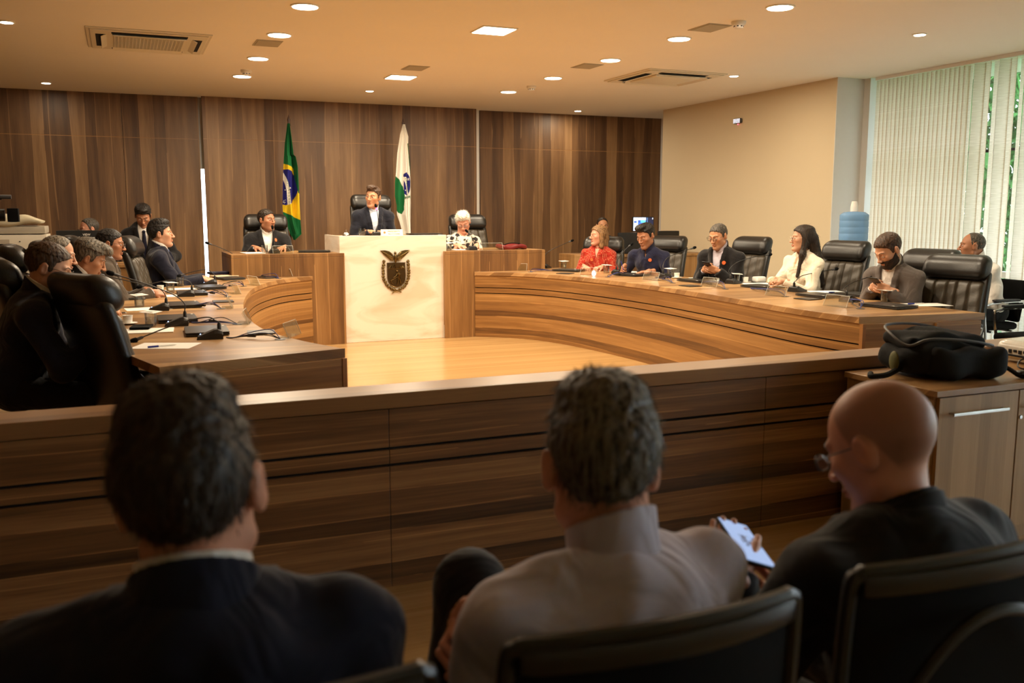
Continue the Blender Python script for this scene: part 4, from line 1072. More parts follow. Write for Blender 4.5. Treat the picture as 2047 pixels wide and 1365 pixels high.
# projector
e = empty('projector', (4.13, 3.02, .70), R(-4), 'white projector on the cabinet at the right edge', 'projector')
def prw(p): return Vector((p.x, p.y, p.z + (.012 * (1 - (p.x / .2) ** 2) if p.z > .05 else 0)))
MB().rbox((0, 0, .06), (.40, .32, .085), .032, (16, 14, 6), warp=prw).build('housing', 'projector_white', e, smooth=True)
MB().rbox((0, -.0, .018), (.36, .28, .02), .008, (4, 4, 2)).build('underside', 'offwhite_plastic', e, smooth=True)
pt = MB()
for k in range(7): pt.box(-.203, -.196, -.11 + k * .028, -.092 + k * .028, .05 + .006 * (k % 2), .068)
pt.box(-.203, -.196, -.12, .1, .035, .044); pt.build('ports', 'dark_gap', e)
g = MB()
for k in range(6): g.box(.02, .045, -.163, -.157, .04 + k * .006, .043 + k * .006)
g.build('vent', 'grey_plastic', e)
MB().lathe([(.05, 0), (.055, .004), (.05, .008)], 24, Mloc((.08, .03, .108))).build('lens_ring', 'white_paint', e, smooth=True)
for sx_ in (-.15, .15): MB().lathe([(.012, 0), (.012, .012)], 12, Mloc((sx_, -.11, 0))).build('foot', 'grey_plastic', e, smooth=True)
tag(MB().tube(catmull([(3.94, 3.0, .745), (3.86, 2.99, .73), (3.80, 2.93, .708), (3.9, 2.84, .706), (4.15, 2.80, .706), (4.5, 2.82, .706)], 8), .004, 6).build('cable', 'cable_black', smooth=True), 'black cable running from the projector across the cabinet top', 'cable')
# ================================================================== TABLE THINGS
TZ = TOP + .0005
DZ = .9905; MZ = 1.1645
def head_dir(p, side):
    """direction from the desk place towards the person sitting there"""
    return side
def mic(base, pts, hz, face, label, red=False, group='gooseneck microphones on the benches'):
    """base world point; pts = close-up pixels of the neck after the base; face = Vector from base to user"""
    f = Vector(face); f.z = 0; f.normalize(); rz = math.atan2(f.y, f.x) - PI / 2     # local +Y = towards the user
    r = empty('microphone', base, rz, label, 'microphone', group)
    w = MB(); n = 7
    prof = [(-.055, .0), (-.055, .040), (-.030, .052), (-.012, .050), (.075, .014), (.08, .0)]
    vs = []
    for x, k in ((-.052, 1), (-.036, .0), (.036, .0), (.052, 1)):
        for y, z in prof: vs.append((x * (1 if k else 1), y * (1 if not k else .96), z * (.55 if k and z > .02 else 1)))
    m_ = len(prof); fs = []
    for i in range(3):
        for j in range(m_): fs.append((i * m_ + j, (i + 1) * m_ + j, (i + 1) * m_ + (j + 1) % m_, i * m_ + (j + 1) % m_))
    fs += [tuple(range(m_))[::-1], tuple(3 * m_ + j for j in range(m_))]
    w.add(vs, fs).build('base', 'mic_body', r, bevel=.003)
    MB().ell((.034, .062, .019), (.0035, .0035, .0035), 8, 5).build('indicator_lamp', 'led_red' if red else 'led_blue', r, smooth=True)
    inv = Matrix.Rotation(-rz, 3, 'Z')
    P = [Vector((0, -.036, .045)), Vector((0, -.036, .085))] + [inv @ (p - base) for p in pts]
    C = catmull(P, 8); k = max(3, len(C) // 6)
    MB().tube([P[0], P[0] + Vector((0, 0, .03)), P[0] + (P[1] - P[0])], [.011, .010, .006], 10).build('boot', 'mic_body', r, smooth=True)
    MB().tube(C, .0034, 8).build('gooseneck', 'mic_body', r, smooth=True)
    e = C[-1]; d = (C[-1] - C[-3]).normalized()
    MB().tube([e - d * .03, e - d * .02, e - d * .0], [.006, .009, .009], 10).build('collar', 'led_red' if red else 'grey_plastic', r, smooth=True)
    hd = MB(); q = d.to_track_quat('Z', 'Y').to_matrix().to_4x4()
    hd.lathe([(.009, 0), (.013, .006), (.0145, .018), (.0145, .030), (.010, .040), (.003, .044)], 14, Matrix.Translation(e) @ q).build('capsule', 'black_matte', r, smooth=True)
    return r
def npx(base, pxs, mode='y', off=0.0):
    out = []
    for (x, y) in pxs: out.append(on_y(x, y, base.y + off) if mode == 'y' else on_x(x, y, base.x + off))
    return out
wL = ['nearest', 'second nearest', 'third nearest', 'fourth nearest', 'fifth nearest', 'farthest']
for i, (bx, by, neck) in enumerate((
        (425, 676, [(431, 641), (416, 634), (380, 640), (330, 656), (275, 678)]),
        (358, 650, [(368, 606), (345, 588), (290, 567), (228, 548)]),
        (322, 620, [(332, 594), (318, 577), (262, 563), (200, 549)]),
        (375, 592, [(384, 570), (372, 560), (330, 561), (284, 572)]),
        (422, 569, [(427, 548), (414, 539), (390, 542), (362, 550)]),
        (488, 551, [(490, 528), (470, 510), (440, 495), (418, 487)]))):
    b_ = on_z(bx, by, TZ)
    mic(b_, npx(b_, neck, 'y', -.0), 0, (-1, .1, 0), 'black gooseneck microphone on the left bench, ' + wL[i] + ' of the row')
for i, (bx, by, neck) in enumerate((
        (1697, 603, [(1687, 577), (1706, 564), (1750, 550), (1786, 542)]),
        (1592, 583, [(1590, 562), (1604, 551), (1640, 543), (1668, 538)]),
        (1465, 567, [(1457, 540), (1474, 524), (1510, 513), (1536, 509)]),
        (1330, 555, [(1326, 528), (1336, 514), (1364, 503), (1385, 496)]),
        (1234, 547, [(1232, 524), (1242, 508), (1254, 495), (1260, 490)]),
        (1090, 536, [(1085, 516), (1098, 502), (1122, 490), (1141, 482)]))):
    b_ = on_z(bx, by, TZ)
    off = [.10, .10, .08, .05, .10, .15][i]
    mic(b_, npx(b_, neck, 'y', off), 0, (1, .25 if i < 4 else .9, 0), 'black gooseneck microphone on the right bench, ' + wL[i] + ' of the row')
b_ = on_z(548, 503, DZ); b_ = Vector((on_y(548, 500, 10.12).x, 10.12, DZ)); mic(b_, npx(b_, [(549, 480), (546, 466), (545, 458)], 'y', .12), 0, (0, 1, 0), 'black gooseneck microphone in front of the man in black jacket at the left side desk')
b_ = Vector((on_y(751, 460, 10.12).x, 10.12, MZ)); mic(b_, npx(b_, [(756, 446), (755, 430), (752, 415)], 'y', .08), 0, (0, 1, 0), 'gooseneck microphone with glowing red ring in front of the speaker', red=True)
b_ = Vector((on_y(943, 494, 10.12).x, 10.12, DZ)); mic(b_, npx(b_, [(946, 484), (942, 472), (935, 464)], 'y', .12), 0, (0, 1, 0), 'black gooseneck microphone in front of the white-haired woman')

# acrylic name stands
def nameplate(loc, rz, label, w=.21, group='clear acrylic name stands'):
    r = empty('name_stand', loc, rz, label, 'name stand', group)     # local -Y faces the hall
    M = Mloc((0, 0, .003), 0, R(-22))
    MB().box(-w / 2, w / 2, -.0015, .0015, 0, .085, M).build('front_plate', 'acrylic', r)
    M2 = Mloc((0, .033, .003), 0, R(0))
    MB().box(-w / 2, w / 2, -.0015, .0015, 0, .075, Mloc((0, .006, .003), 0, R(-26))).build('rear_plate', 'acrylic', r)
    MB().box(-w / 2, w / 2, -.005, .075, 0, .003).build('foot', 'acrylic', r)
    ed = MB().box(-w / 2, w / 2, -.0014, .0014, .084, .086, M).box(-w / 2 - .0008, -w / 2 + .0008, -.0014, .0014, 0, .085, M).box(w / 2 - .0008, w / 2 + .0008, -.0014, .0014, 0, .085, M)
    ed.build('painted_edge_light', 'acrylic_edge_light', r, label='pale strip painted for light in the edge')  # pale opaque strips paint the light piped to the acrylic edges
    return r
for i, (x, y, rz) in enumerate(((590, 672, 62), (500, 645, 78), (465, 614, 84), (476, 586, 98), (510, 569, 108), (573, 552, 118))):
    nameplate(on_z(x, y, TZ), R(rz), 'empty clear acrylic name stand at the inner edge of the left bench, ' + wL[i] + ' one')
for i, (x, y, rz) in enumerate(((1668, 613, -84), (1549, 592, -82), (1416, 573, -84), (1299, 560, -76), (1175, 550, -62), (1035, 541, -38))):
    nameplate(on_z(x, y, TZ), R(rz), 'empty clear acrylic name stand at the inner edge of the right bench, ' + wL[i] + ' one')
nameplate(Vector((on_y(566, 500, 9.98).x, 9.98, DZ)), 0, 'clear acrylic name stand before the man in black jacket, left side desk')
nameplate(Vector((on_y(985, 496, 9.98).x, 9.98, DZ)), 0, 'wide clear acrylic name stand before the white-haired woman', w=.26)
r = empty('name_stand', Vector((on_y(784, 465, 10.0).x, 10.0, MZ)), 0, 'white name card with red lettering on the marble desk', 'name stand')
MB().box(-.125, .125, -.0015, .0015, 0, .075, Mloc((0, 0, .0), 0, R(-14))).build('card', 'paper', r)
MB().box(-.125, .125, -.0015, .0015, 0, .075, Mloc((0, .038, .0), 0, R(14))).build('rear_card', 'paper', r)
Mt = Mloc((0, 0, .0), 0, R(-14)) @ Mx
text_mesh('PRESIDENTE', .026, 'sticker_orange', 'upper_lettering', r, Matrix.Translation((.0, -.0035, 0)) @ Mt @ Matrix.Translation((.022, .053, 0)), .0003)
text_mesh('PAULO GOMES', .020, 'brown_leather', 'lower_lettering', r, Matrix.Translation((.0, -.0035, 0)) @ Mt @ Matrix.Translation((.022, .024, 0)), .0003)
MB().lathe([(.013, 0), (.013, .001)], 16, Matrix.Translation((-.088, -.003, .04)) @ Euler((R(90 - 14), 0, 0)).to_matrix().to_4x4()).build('printed_badge', 'sticker_orange', r)

# laptops
def laptop(loc, rz, label, w=.33, d=.23, grp='closed black laptops on the benches'):
    r = empty('laptop', loc, rz, label, 'laptop', grp)
    MB().rbox((0, 0, .0085), (w, d, .013), .005, (4, 4, 2)).build('base', 'laptop', r, smooth=True)
    MB().rbox((0, 0, .0195), (w, d, .008), .0035, (4, 4, 2)).build('lid', 'laptop', r, smooth=True)
    MB().tube([(-w * .36, d / 2 - .004, .014), (w * .36, d / 2 - .004, .014)], .006, 8).build('hinge', 'black_plastic', r, smooth=True)
    MB().box(w / 2 - .055, w / 2 - .03, -d / 2 + .012, -d / 2 + .024, .0236, .0239).build('small_label', 'paper', r)
    return r
for i, (x, y, rz) in enumerate(((413, 665, 88), (354, 640, 90), (366, 612, 92), (384, 588, 90), (420, 576, 96), (458, 558, 104))):
    laptop(on_z(x, y, TZ), R(rz), 'closed dark laptop on the left bench, ' + wL[i] + ' of the row')
for i, (x, y, rz) in enumerate(((1775, 614, -84), (1640, 593, -86), (1524, 575, -84), (1392, 563, -84), (1262, 551, -74), (1137, 542, -50))):
    laptop(on_z(x, y, TZ), R(rz), 'closed dark laptop on the right bench, ' + wL[i] + ' of the row')
laptop(on_z(1722, 592, TZ), R(-84), 'closed dark laptop under the hands of the bearded man')
laptop(Vector((on_y(848, 466, 10.25).x, 10.25, MZ)), R(4), 'closed black laptop on the marble desk at the right of the speaker', .36, .25)
laptop(Vector((on_y(628, 503, 10.2).x, 10.2, DZ)), R(-8), 'black folder-like laptop on the left side desk', .34, .24)
# flush desk boxes
for i, (x, y, rz) in enumerate(((522, 665, 84), (446, 603, 88), (537, 556, 110))):
    p = on_z(x, y, TZ)
    tag(MB().rbox((0, 0, .004), (.16, .15, .007), .002, (3, 3, 2)).build('socket_box', 'laptop', smooth=True, loc=p, rz=R(rz)), 'dark flat socket box let into the left bench top, ' + ['nearest', 'middle', 'farthest'][i] + ' one', 'socket box', 'socket boxes')
for i, (x, y, rz) in enumerate(((1615, 598, -84), (1380, 572, -84), (1130, 547, -50))):
    p = on_z(x, y, TZ)
    tag(MB().rbox((0, 0, .004), (.16, .15, .007), .002, (3, 3, 2)).build('socket_box', 'laptop', smooth=True, loc=p, rz=R(rz)), 'dark flat socket box let into the right bench top, ' + ['nearest', 'middle', 'farthest'][i] + ' one', 'socket box', 'socket boxes')
# glasses of water with card covers, cups, papers, pens
def glass(loc, label, cover=True, sc=1.0):
    r = empty('water_glass', loc, random.uniform(0, 3), label, 'glass', 'glasses of water')
    MB().lathe([(.001, .002), (.030 * sc, .0), (.033 * sc, .004), (.035 * sc, .085), (.0335 * sc, .085), (.0315 * sc, .008), (.001, .006)], 28, cap=False).build('tumbler', 'clear', r, smooth=True)
    MB().lathe([(.031 * sc, .0085), (.0325 * sc, .055)], 24).build('water', 'water', r, smooth=True)
    if cover:
        MB().box(-.048, .048, -.048, .048, .086, .0885, Euler((R(3), R(-2), 0)).to_matrix().to_4x4()).box(-.03, .03, -.03, .03, .089, .091).build('paper_cover', 'paper', r, bevel=.001)
    return r
def cup(loc, label):
    r = empty('coffee_cup', loc, random.uniform(0, 6), label, 'cup', 'white coffee cups')
    MB().lathe([(.022, .008), (.025, .012), (.029, .055), (.0275, .055), (.023, .016), (.001, .014)], 24, cap=False).build('bowl', 'porcelain', r, smooth=True)
    MB().tube([(.027, 0, .045), (.043, 0, .045), (.044, 0, .027), (.026, 0, .020)], .0032, 6).build('handle', 'porcelain', r, smooth=True)
    s = empty('saucer', loc, 0, label.replace('coffee cup', 'saucer').replace('cup', 'saucer') if False else 'white saucer under the ' + label, 'saucer', 'white saucers')
    s2 = MB().lathe([(.001, .001), (.030, .0), (.055, .008), (.056, .010), (.03, .004), (.001, .004)], 28, cap=False).build('dish', 'porcelain', s, smooth=True)
    return r
def sheet(loc, rz, label, w=.21, h=.297, n=1):
    return tag(MB().box(-w / 2, w / 2, -h / 2, h / 2, 0, .0008 * n).build('paper_sheet', 'paper', loc=loc, rz=rz), label, 'paper', 'papers on the benches')
def pen(loc, rz, label, mat='pen_blue'):
    r = empty('pen', loc, rz, label, 'pen', 'pens')
    MB().tube([(-.07, 0, .005), (.045, 0, .005), (.06, 0, .005), (.07, 0, .005)], [.004, .004, .0035, .001], 8).build('barrel', 'clear' if mat == 'clear' else 'paper', r, smooth=True)
    MB().tube([(-.072, 0, .005), (-.02, 0, .005)], .0048, 8).build('cap', 'pen_blue', r, smooth=True)
for x, y, l in ((302, 652, 'lidded water glass nearest the camera on the left bench'), (279, 613, 'lidded water glass beside the writing hand on the left bench'),
                (341, 585, 'lidded water glass in front of the man in striped tie'), (361, 572, 'water glass between the cups on the left bench')):
    glass(on_z(x, y, TZ), l, cover=l.startswith('lidded'))
for x, y, l in ((1769, 603, 'lidded water glass in front of the bearded man'), (1472, 565, 'lidded water glass beside the cup of the long-haired woman'),
                (1340, 553, 'lidded water glass left of the man in dark blazer'), (1212, 545, 'lidded water glass in front of the woman in red'), (1127, 536, 'lidded water glass at the far end of the right bench')):
    glass(on_z(x, y, TZ), l)
glass(Vector((on_y(529, 497, 10.2).x, 10.2, DZ)), 'water glass in front of the man in black jacket at the left side desk', False)
glass(Vector((on_y(724, 465, 10.1).x, 10.1, MZ)), 'water glass on the marble desk', False, 1.1)
glass(Vector((on_y(897, 492, 10.1).x, 10.1, DZ)), 'lidded water glass on the right side desk beside the marble desk')
cup(on_z(256, 648, TZ), 'coffee cup nearest the camera on the left bench')
cup(on_z(321, 583, TZ), 'coffee cup in front of the man in striped tie')
cup(on_z(398, 563, TZ), 'coffee cup before the hands of the man in navy suit')
cup(on_z(1353, 556, TZ), 'coffee cup left of the hands of the man in dark blazer')
cup(on_z(1490, 565, TZ), 'coffee cup beside the lidded glass near the long-haired woman')
sheet(on_z(332, 691, TZ), R(68), 'white paper sheet with a blue pen at the near end of the left bench')
pen(on_z(325, 693, TZ + .001), R(15), 'blue capped pen on the nearest white sheet of the left bench')
sheet(on_z(292, 662, TZ), R(86), 'stack of white paper beside the nearest lidded glass on the left bench', n=6)
tag(MB().rbox((0, 0, .009), (.16, .11, .014), .004, (3, 3, 2)).build('notebook', 'black_matte', smooth=True, loc=on_z(283, 656, TZ + .005), rz=R(80)), 'small black notebook on the white paper near the empty left chair', 'notebook')
sheet(on_z(296, 617, TZ), R(96), 'white paper under the writing hand of the grey-haired man')
sheet(on_z(330, 592, TZ), R(84), 'open white papers in front of the man in striped tie', n=4)
sheet(on_z(372, 577, TZ), R(92), 'white paper between the second and third glass of the left bench')
sheet(on_z(372, 566, TZ), R(98), 'white paper in front of the man in navy suit')
tag(MB().box(-.12, .12, -.09, .09, 0, .028).build('book', 'pillow_cream', loc=on_z(448, 556, TZ), rz=R(20), bevel=.002), 'cream book on the far end of the left bench', 'book')
tag(MB().box(-.11, .11, -.08, .08, 0, .025).build('folder', 'navy_folder', loc=on_z(440, 553, TZ) + Vector((0, 0, .0285)), rz=R(16), bevel=.003), 'navy blue folder lying on the cream book', 'folder')
sheet(on_z(1852, 609, TZ), R(74), 'white paper with a blue pen before the empty right chair')
pen(on_z(1832, 608, TZ + .001), R(-8), 'blue capped pen on the paper before the empty right chair')
sheet(on_z(1650, 583, TZ), R(74), 'white paper behind the laptop left of the bearded man')
pen(on_z(1672, 585, TZ + .001), R(-8), 'blue pen on the paper left of the bearded man')
sheet(on_z(1410, 556, TZ), R(80), 'white paper under the hands of the man in dark blazer')
sheet(on_z(1258, 544, TZ), R(100), 'white paper under the hand of the man in navy shirt')
sheet(on_z(1172, 537, TZ), R(120), 'white paper in front of the woman in red')
sheet(on_z(1512, 567, TZ), R(80), 'white paper before the long-haired woman')
sheet(Vector((on_y(505, 497, 10.25).x, 10.25, DZ)), R(5), 'white paper on the left side desk', n=5)
sheet(Vector((on_y(700, 465, 10.2).x, 10.2, MZ)), R(80), 'white paper under the call bell on the marble desk')
sheet(Vector((on_y(930, 495, 10.25).x, 10.25, DZ)), R(85), 'white paper in front of the white-haired woman')
r = empty('call_bell', Vector((on_y(692, 466, 10.08).x, 10.08, MZ + .001)), 0, 'shiny call bell on the marble desk', 'bell')
MB().lathe([(.042, 0), (.042, .008), (.038, .01)], 24).build('base', 'black_plastic', r, smooth=True)
MB().lathe([(.037, .012), (.034, .028), (.022, .042), (.004, .048)], 24).build('dome', 'chrome', r, smooth=True)
MB().lathe([(.003, .048), (.003, .062), (.007, .064), (.001, .07)], 12).build('button', 'chrome', r, smooth=True)
r = empty('handbag', Vector((on_y(1022, 494, 10.15).x, 10.15, DZ)), R(8), 'dark red leather bag lying on the right side desk', 'bag')
MB().rbox((0, 0, .03), (.34, .2, .055), .025, (14, 8, 5), warp=lambda p: p + Vector((0, 0, .012 * math.sin(p.x * 22) + .006 * math.sin(p.y * 30)))).build('bag_body', 'red_leather', r, smooth=True)
MB().tube(catmull([(-.15, -.05, .05), (-.08, -.1, .075), (.04, -.09, .07), (.13, -.04, .055)], 6), .006, 8).build('bag_handle', 'black_matte', r, smooth=True)
tag(MB().rbox((0, 0, .028), (.12, .08, .056), .016, (6, 5, 4)).build('napkin', 'paper', smooth=True, loc=on_z(1517, 564, TZ)), 'crumpled white napkin left of the long-haired woman', 'napkin')
# cables
rnd = random.Random(11)
def cables(anchors, side):
    for i, (a, b2) in enumerate(anchors):
        A = on_z(a[0], a[1], TZ + .004); B = on_z(b2[0], b2[1], TZ + .004)
        e = empty('cable_bundle', A, 0, 'tangle of black and blue cables on the ' + side + ' bench, ' + wL[i] + ' one', 'cables', 'cable tangles on the benches')
        d = B - A; nrm = Vector((-d.y, d.x, 0)).normalized()
        for k in range(4):
            hgt = rnd.uniform(.01, .05); s1, s2 = rnd.uniform(-.06, .06), rnd.uniform(-.06, .06)
            pts = [Vector((0, 0, .0)), d * .25 + nrm * s1 + Vector((0, 0, hgt)), d * .6 + nrm * s2 + Vector((0, 0, hgt * .6)), d * .85 + nrm * (s2 * .5), d]
            MB().tube(catmull(pts, 7), .0026, 6).build('cable', ['cable_black', 'cable_blue', 'cable_black', 'cable_blue'][k], e, smooth=True)
        MB().lathe([(.028, 0), (.03, .002), (.001, .003)], 20, Matrix.Translation(Vector((0, 0, -.004)))).build('grommet', 'grey_plastic', e, smooth=True)
        MB().tube([d * .45 + Vector((0, 0, .012)), d * .6 + Vector((0, 0, .012))], .008, 8).build('connector', 'cable_black', e, smooth=True)
cables((((560, 677), (452, 674)), ((474, 647), (382, 644)), ((442, 616), (372, 611)), ((455, 592), (398, 585)), ((487, 571), (438, 575)), ((557, 556), (500, 553))), 'left')
cables((((1720, 616), (1688, 598)), ((1570, 592), (1500, 575)), ((1450, 577), (1390, 562)), ((1345, 565), (1310, 553)), ((1215, 553), (1262, 548)), ((1060, 543), (1105, 540))), 'right')
tag(MB().ell((0, 0, 0), (.022, .022, .032), 14, 10).build('glowing_lamp', 'led_white', smooth=True, loc=on_z(1187, 552, TZ) + Vector((0, 0, .03))), 'small bright white lamp on the right bench near the woman in red', 'lamp')
# ================================================================== PEOPLE
def rot3(yaw=0, pitch=0, roll=0):
    """columns = right, forward, up axes after roll, then pitch (positive looks down), then yaw (positive turns left)"""
    M = Matrix.Rotation(yaw, 3, 'Z') @ Matrix.Rotation(-pitch, 3, 'X') @ Matrix.Rotation(roll, 3, 'Y')
    return np.array([[M[i][j] for j in range(3)] for i in range(3)], F32)
def face_fn(fem=False, chub=0.0, openm=0.0):
    c = chub
    P = [ellf((0, -.012, .030), (.0745, .094, .084)), ellf((0, .022, -.030), (.063 + c, .066, .082)),
         cap((0, .058, -.094), (0, .050, -.085), .026 + c * .4, .030)]
    for s in (-1, 1):
        P.append(cap((s * .050, -.005, -.062), (s * .014, .062, -.096), .017 + c * .8, .017 + c * .3))
        P.append(ellf((s * .042, .056, -.014), (.019 + c * .4, .020, .017)))
    base = union(P, .022)
    brow = union([cap((-.040, .070, .026), (-.012, .083, .022), .0085, .0095), cap((.040, .070, .026), (.012, .083, .022), .0085, .0095)], .012)
    nose = union([cap((0, .086, .012), (0, .106, -.024), .0065, .0088), ellf((0, .107, -.029), (.0115, .0115, .0095)), ellf((-.0125, .098, -.031), (.0075, .010, .007)), ellf((.0125, .098, -.031), (.0075, .010, .007))], .007)
    lips = union([ellf((0, .0885, -.0565 + openm * .3), (.0235, .0095, .0055)), ellf((0, .0865, -.0665 - openm), (.0205, .0095, .0065))], .003)
    chin = ellf((0, .078, -.097 - openm * .6), (.019, .016, .015))
    soc = [ellf((-.031, .092, .004), (.021, .014, .0135)), ellf((.031, .092, .004), (.021, .014, .0135))]
    balls = [ellf((-.031, .0735, .004), (.0135, .0120, .0125)), ellf((.031, .0735, .004), (.0135, .0120, .0125))]
    ears = []
    for s in (-1, 1):
        ears.append(ellf((s * .0795, -.012, -.002), (.0085, .0185, .031), rot3(yaw=s * R(-22), pitch=R(8))))
        ears.append(cap((s * .070, -.006, -.020), (s * .070, -.004, .012), .009, .009))
    earcut = [ellf((s * .0905, -.006, .001), (.0075, .010, .018), rot3(yaw=s * R(-22))) for s in (-1, 1)]
    mouthcut = ellf((0, .098, -.0615 - openm * .4), (.020, .012, max(.0012, openm * .9)))
    def f(p):
        d = base(p)
        d = smin(d, brow(p), .012)
        for g in soc: d = smax(d, -g(p), .010)
        for g in balls: d = smin(d, g(p), .003)
        d = smin(d, nose(p), .009); d = smin(d, chin(p), .014); d = smin(d, lips(p), .005)
        d = smax(d, -mouthcut(p), .002)
        e = np.minimum(ears[0](p), ears[2](p))
        for g in (ears[1], ears[3]): e = smin(e, g(p), .008)
        for g in earcut: e = smax(e, -g(p), .005)
        return smin(d, e, .006)
    return f, base
def ysurf(f, x, z, y0=.16):
    y = y0
    for _ in range(40):
        d = float(f(np.array([[x, y, z]], F32))[0]); y -= max(d, 0) * .8
        if d < 2e-4: break
    return y
def hand_fn(W, fd, pn, side, curls=(20, 30, 25), spread=6, thumb=(35, 20, 20), sc=1.0, index_curl=None):
    """W wrist, fd finger direction, pn palm normal (pointing out of the palm), side +1 if the thumb lies towards cross(fd, pn)"""
    fd = np.array(Vector(fd).normalized()); pn = np.array(pn, float); pn = pn - fd * (pn @ fd); pn /= np.linalg.norm(pn)
    sd = np.cross(fd, pn) * side                                     # towards the thumb
    W = np.array(W, float)
    P = lambda a, b2, c: W + (fd * a + sd * b2 + pn * c) * sc
    Rm = np.stack([sd, fd, pn], 1)
    palm = union([boxf(P(.052, 0, 0), np.array((.036, .044, .0125)) * sc, Rm, .011 * sc), ellf(P(.030, .026, .010), np.array((.016, .030, .014)) * sc, Rm), cap(P(-.05, 0, 0), P(.015, 0, 0), .0255 * sc, .024 * sc)], .014 * sc)
    fs = []
    for i, (off, L, r, a0) in enumerate(((.031, .076, .0088, .088), (.0105, .084, .0090, .093), (-.0105, .078, .0086, .090), (-.030, .062, .0076, .082))):
        cu = curls
        if i == 0 and index_curl: cu = index_curl
        ang = 0; p0 = P(a0, off, 0); sp = R(spread * (off / .02))
        d0 = fd * math.cos(sp) + sd * math.sin(sp); pts = [p0]; segs = (.46, .30, .24)
        for k in range(3):
            ang += R(cu[k] * (1 + .06 * i)); d = d0 * math.cos(ang) + pn * math.sin(ang); p0 = p0 + d * L * segs[k] * sc; pts.append(p0)
        fs.append(union([cap(pts[k], pts[k + 1], r * (1 - .06 * k) * sc, r * (.95 - .08 * k) * sc) for k in range(3)], .003))
    t0 = P(.022, .030, .008); a = R(thumb[0]); dirv = fd * math.cos(a) + sd * math.sin(a) * .85 + pn * .25
    dirv /= np.linalg.norm(dirv); pts = [t0]; ang = 0
    for k, L in enumerate((.042, .034, .026)):
        if k: ang += R(thumb[k])
        dd = dirv * math.cos(ang) + (fd * .5 + pn * .8 - sd * .6) * math.sin(ang) * .8; dd /= np.linalg.norm(dd)
        t0 = t0 + dd * L * sc; pts.append(t0)
    th = union([cap(pts[k], pts[k + 1], (.0125, .0105, .0095)[k] * sc, (.0108, .0098, .0080)[k] * sc) for k in range(3)], .004)
    def f(p):
        d = fs[0](p)
        for g in fs[1:]: d = smin(d, g(p), .0012)
        d = smin(palm(p), d, .007 * sc); return smin(d, th(p), .007 * sc)
    c = P(.07, 0, .02); return f, c
def ik(S_, W, L1, L2, pole):
    S_ = np.array(S_, float); W = np.array(W, float); d = W - S_; L = np.linalg.norm(d)
    if L > (L1 + L2) * .985: k = L / ((L1 + L2) * .985); L1 *= k; L2 *= k
    d = d / L; a = (L1 * L1 - L2 * L2 + L * L) / (2 * L); h = math.sqrt(max(L1 * L1 - a * a, 0))
    pole = np.array(pole, float); pole = pole - d * (pole @ d); pole /= np.linalg.norm(pole)
    return S_ + d * a + pole * h
CL = {}
def cl(name, rgb, **kw):
    if name not in CL: CL[name] = cloth(name, srgb(*rgb), **kw)[0]
    return name
cl('suit_black', (24, 23, 25)); cl('suit_navy', (24, 26, 42)); cl('suit_darknavy', (21, 24, 36)); cl('suit_grey', (92, 84, 80)); cl('suit_brown', (74, 64, 54))
cl('shirt_white', (232, 228, 222)); cl('shirt_blue', (196, 208, 226)); cl('shirt_lilac', (196, 190, 204), fold=.5); cl('shirt_navy', (30, 32, 56)); cl('blouse_cream', (232, 220, 200), fold=.5)
cl('trousers_dark', (24, 24, 28)); cl('tie_blue', (96, 110, 150)); cl('tie_dark', (30, 30, 50))
m_, nt, b, mx = cloth('tie_stripe', srgb(90, 24, 40)); CL['tie_stripe'] = m_
tc = nd(nt, 'ShaderNodeTexCoord'); wv = nd(nt, 'ShaderNodeTexWave', Scale=14.0, bands_direction='DIAGONAL'); nt.links.new(tc.outputs['Object'], wv.inputs['Vector'])
cr = nd(nt, 'ShaderNodeValToRGB'); e_ = cr.color_ramp.elements; e_[0].position = .45; e_[0].color = srgb(110, 26, 40); e_[1].position = .55; e_[1].color = srgb(50, 50, 90)
x_ = e_.new(.9); x_.color = srgb(190, 180, 190); nt.links.new(wv.outputs['Color'], cr.inputs[0]); nt.links.new(cr.outputs[0], mx.inputs[6])
m_, nt, b, mx = cloth('blouse_red', srgb(170, 50, 30), fold=.5)
tc = nd(nt, 'ShaderNodeTexCoord'); vo = nd(nt, 'ShaderNodeTexVoronoi', Scale=62.0, Randomness=0.15); nt.links.new(tc.outputs['Object'], vo.inputs['Vector'])
cr = nd(nt, 'ShaderNodeValToRGB'); e_ = cr.color_ramp.elements; e_[0].position = .22; e_[0].color = srgb(226, 160, 120); e_[1].position = .32; e_[1].color = srgb(158, 40, 24)
nt.links.new(vo.outputs['Distance'], cr.inputs[0]); nt.links.new(cr.outputs[0], mx.inputs[6])
m_, nt, b, mx = cloth('tee_print', srgb(220, 214, 200), fold=.4)
tc = nd(nt, 'ShaderNodeTexCoord'); vo = nd(nt, 'ShaderNodeTexVoronoi', Scale=15.0, Randomness=0.7); nt.links.new(tc.outputs['Object'], vo.inputs['Vector'])
nz = nd(nt, 'ShaderNodeTexNoise', Scale=55.0, Detail=3.0); nt.links.new(tc.outputs['Object'], nz.inputs['Vector'])
ad = nd(nt, 'ShaderNodeMath', operation='ADD'); nt.links.new(vo.outputs['Distance'], ad.inputs[0]); nt.links.new(nz.outputs['Fac'], ad.inputs[1])
cr = nd(nt, 'ShaderNodeValToRGB'); e_ = cr.color_ramp.elements; e_[0].position = .92; e_[0].color = srgb(44, 42, 44); e_[1].position = .98; e_[1].color = srgb(222, 214, 198)
nt.links.new(ad.outputs[0], cr.inputs[0]); nt.links.new(cr.outputs[0], mx.inputs[6])
hairmat('hair_black', srgb(14, 11, 10), srgb(34, 27, 22)); hairmat('hair_dark', srgb(22, 16, 12), srgb(56, 42, 30)); hairmat('hair_brown', srgb(44, 30, 20), srgb(84, 60, 42))
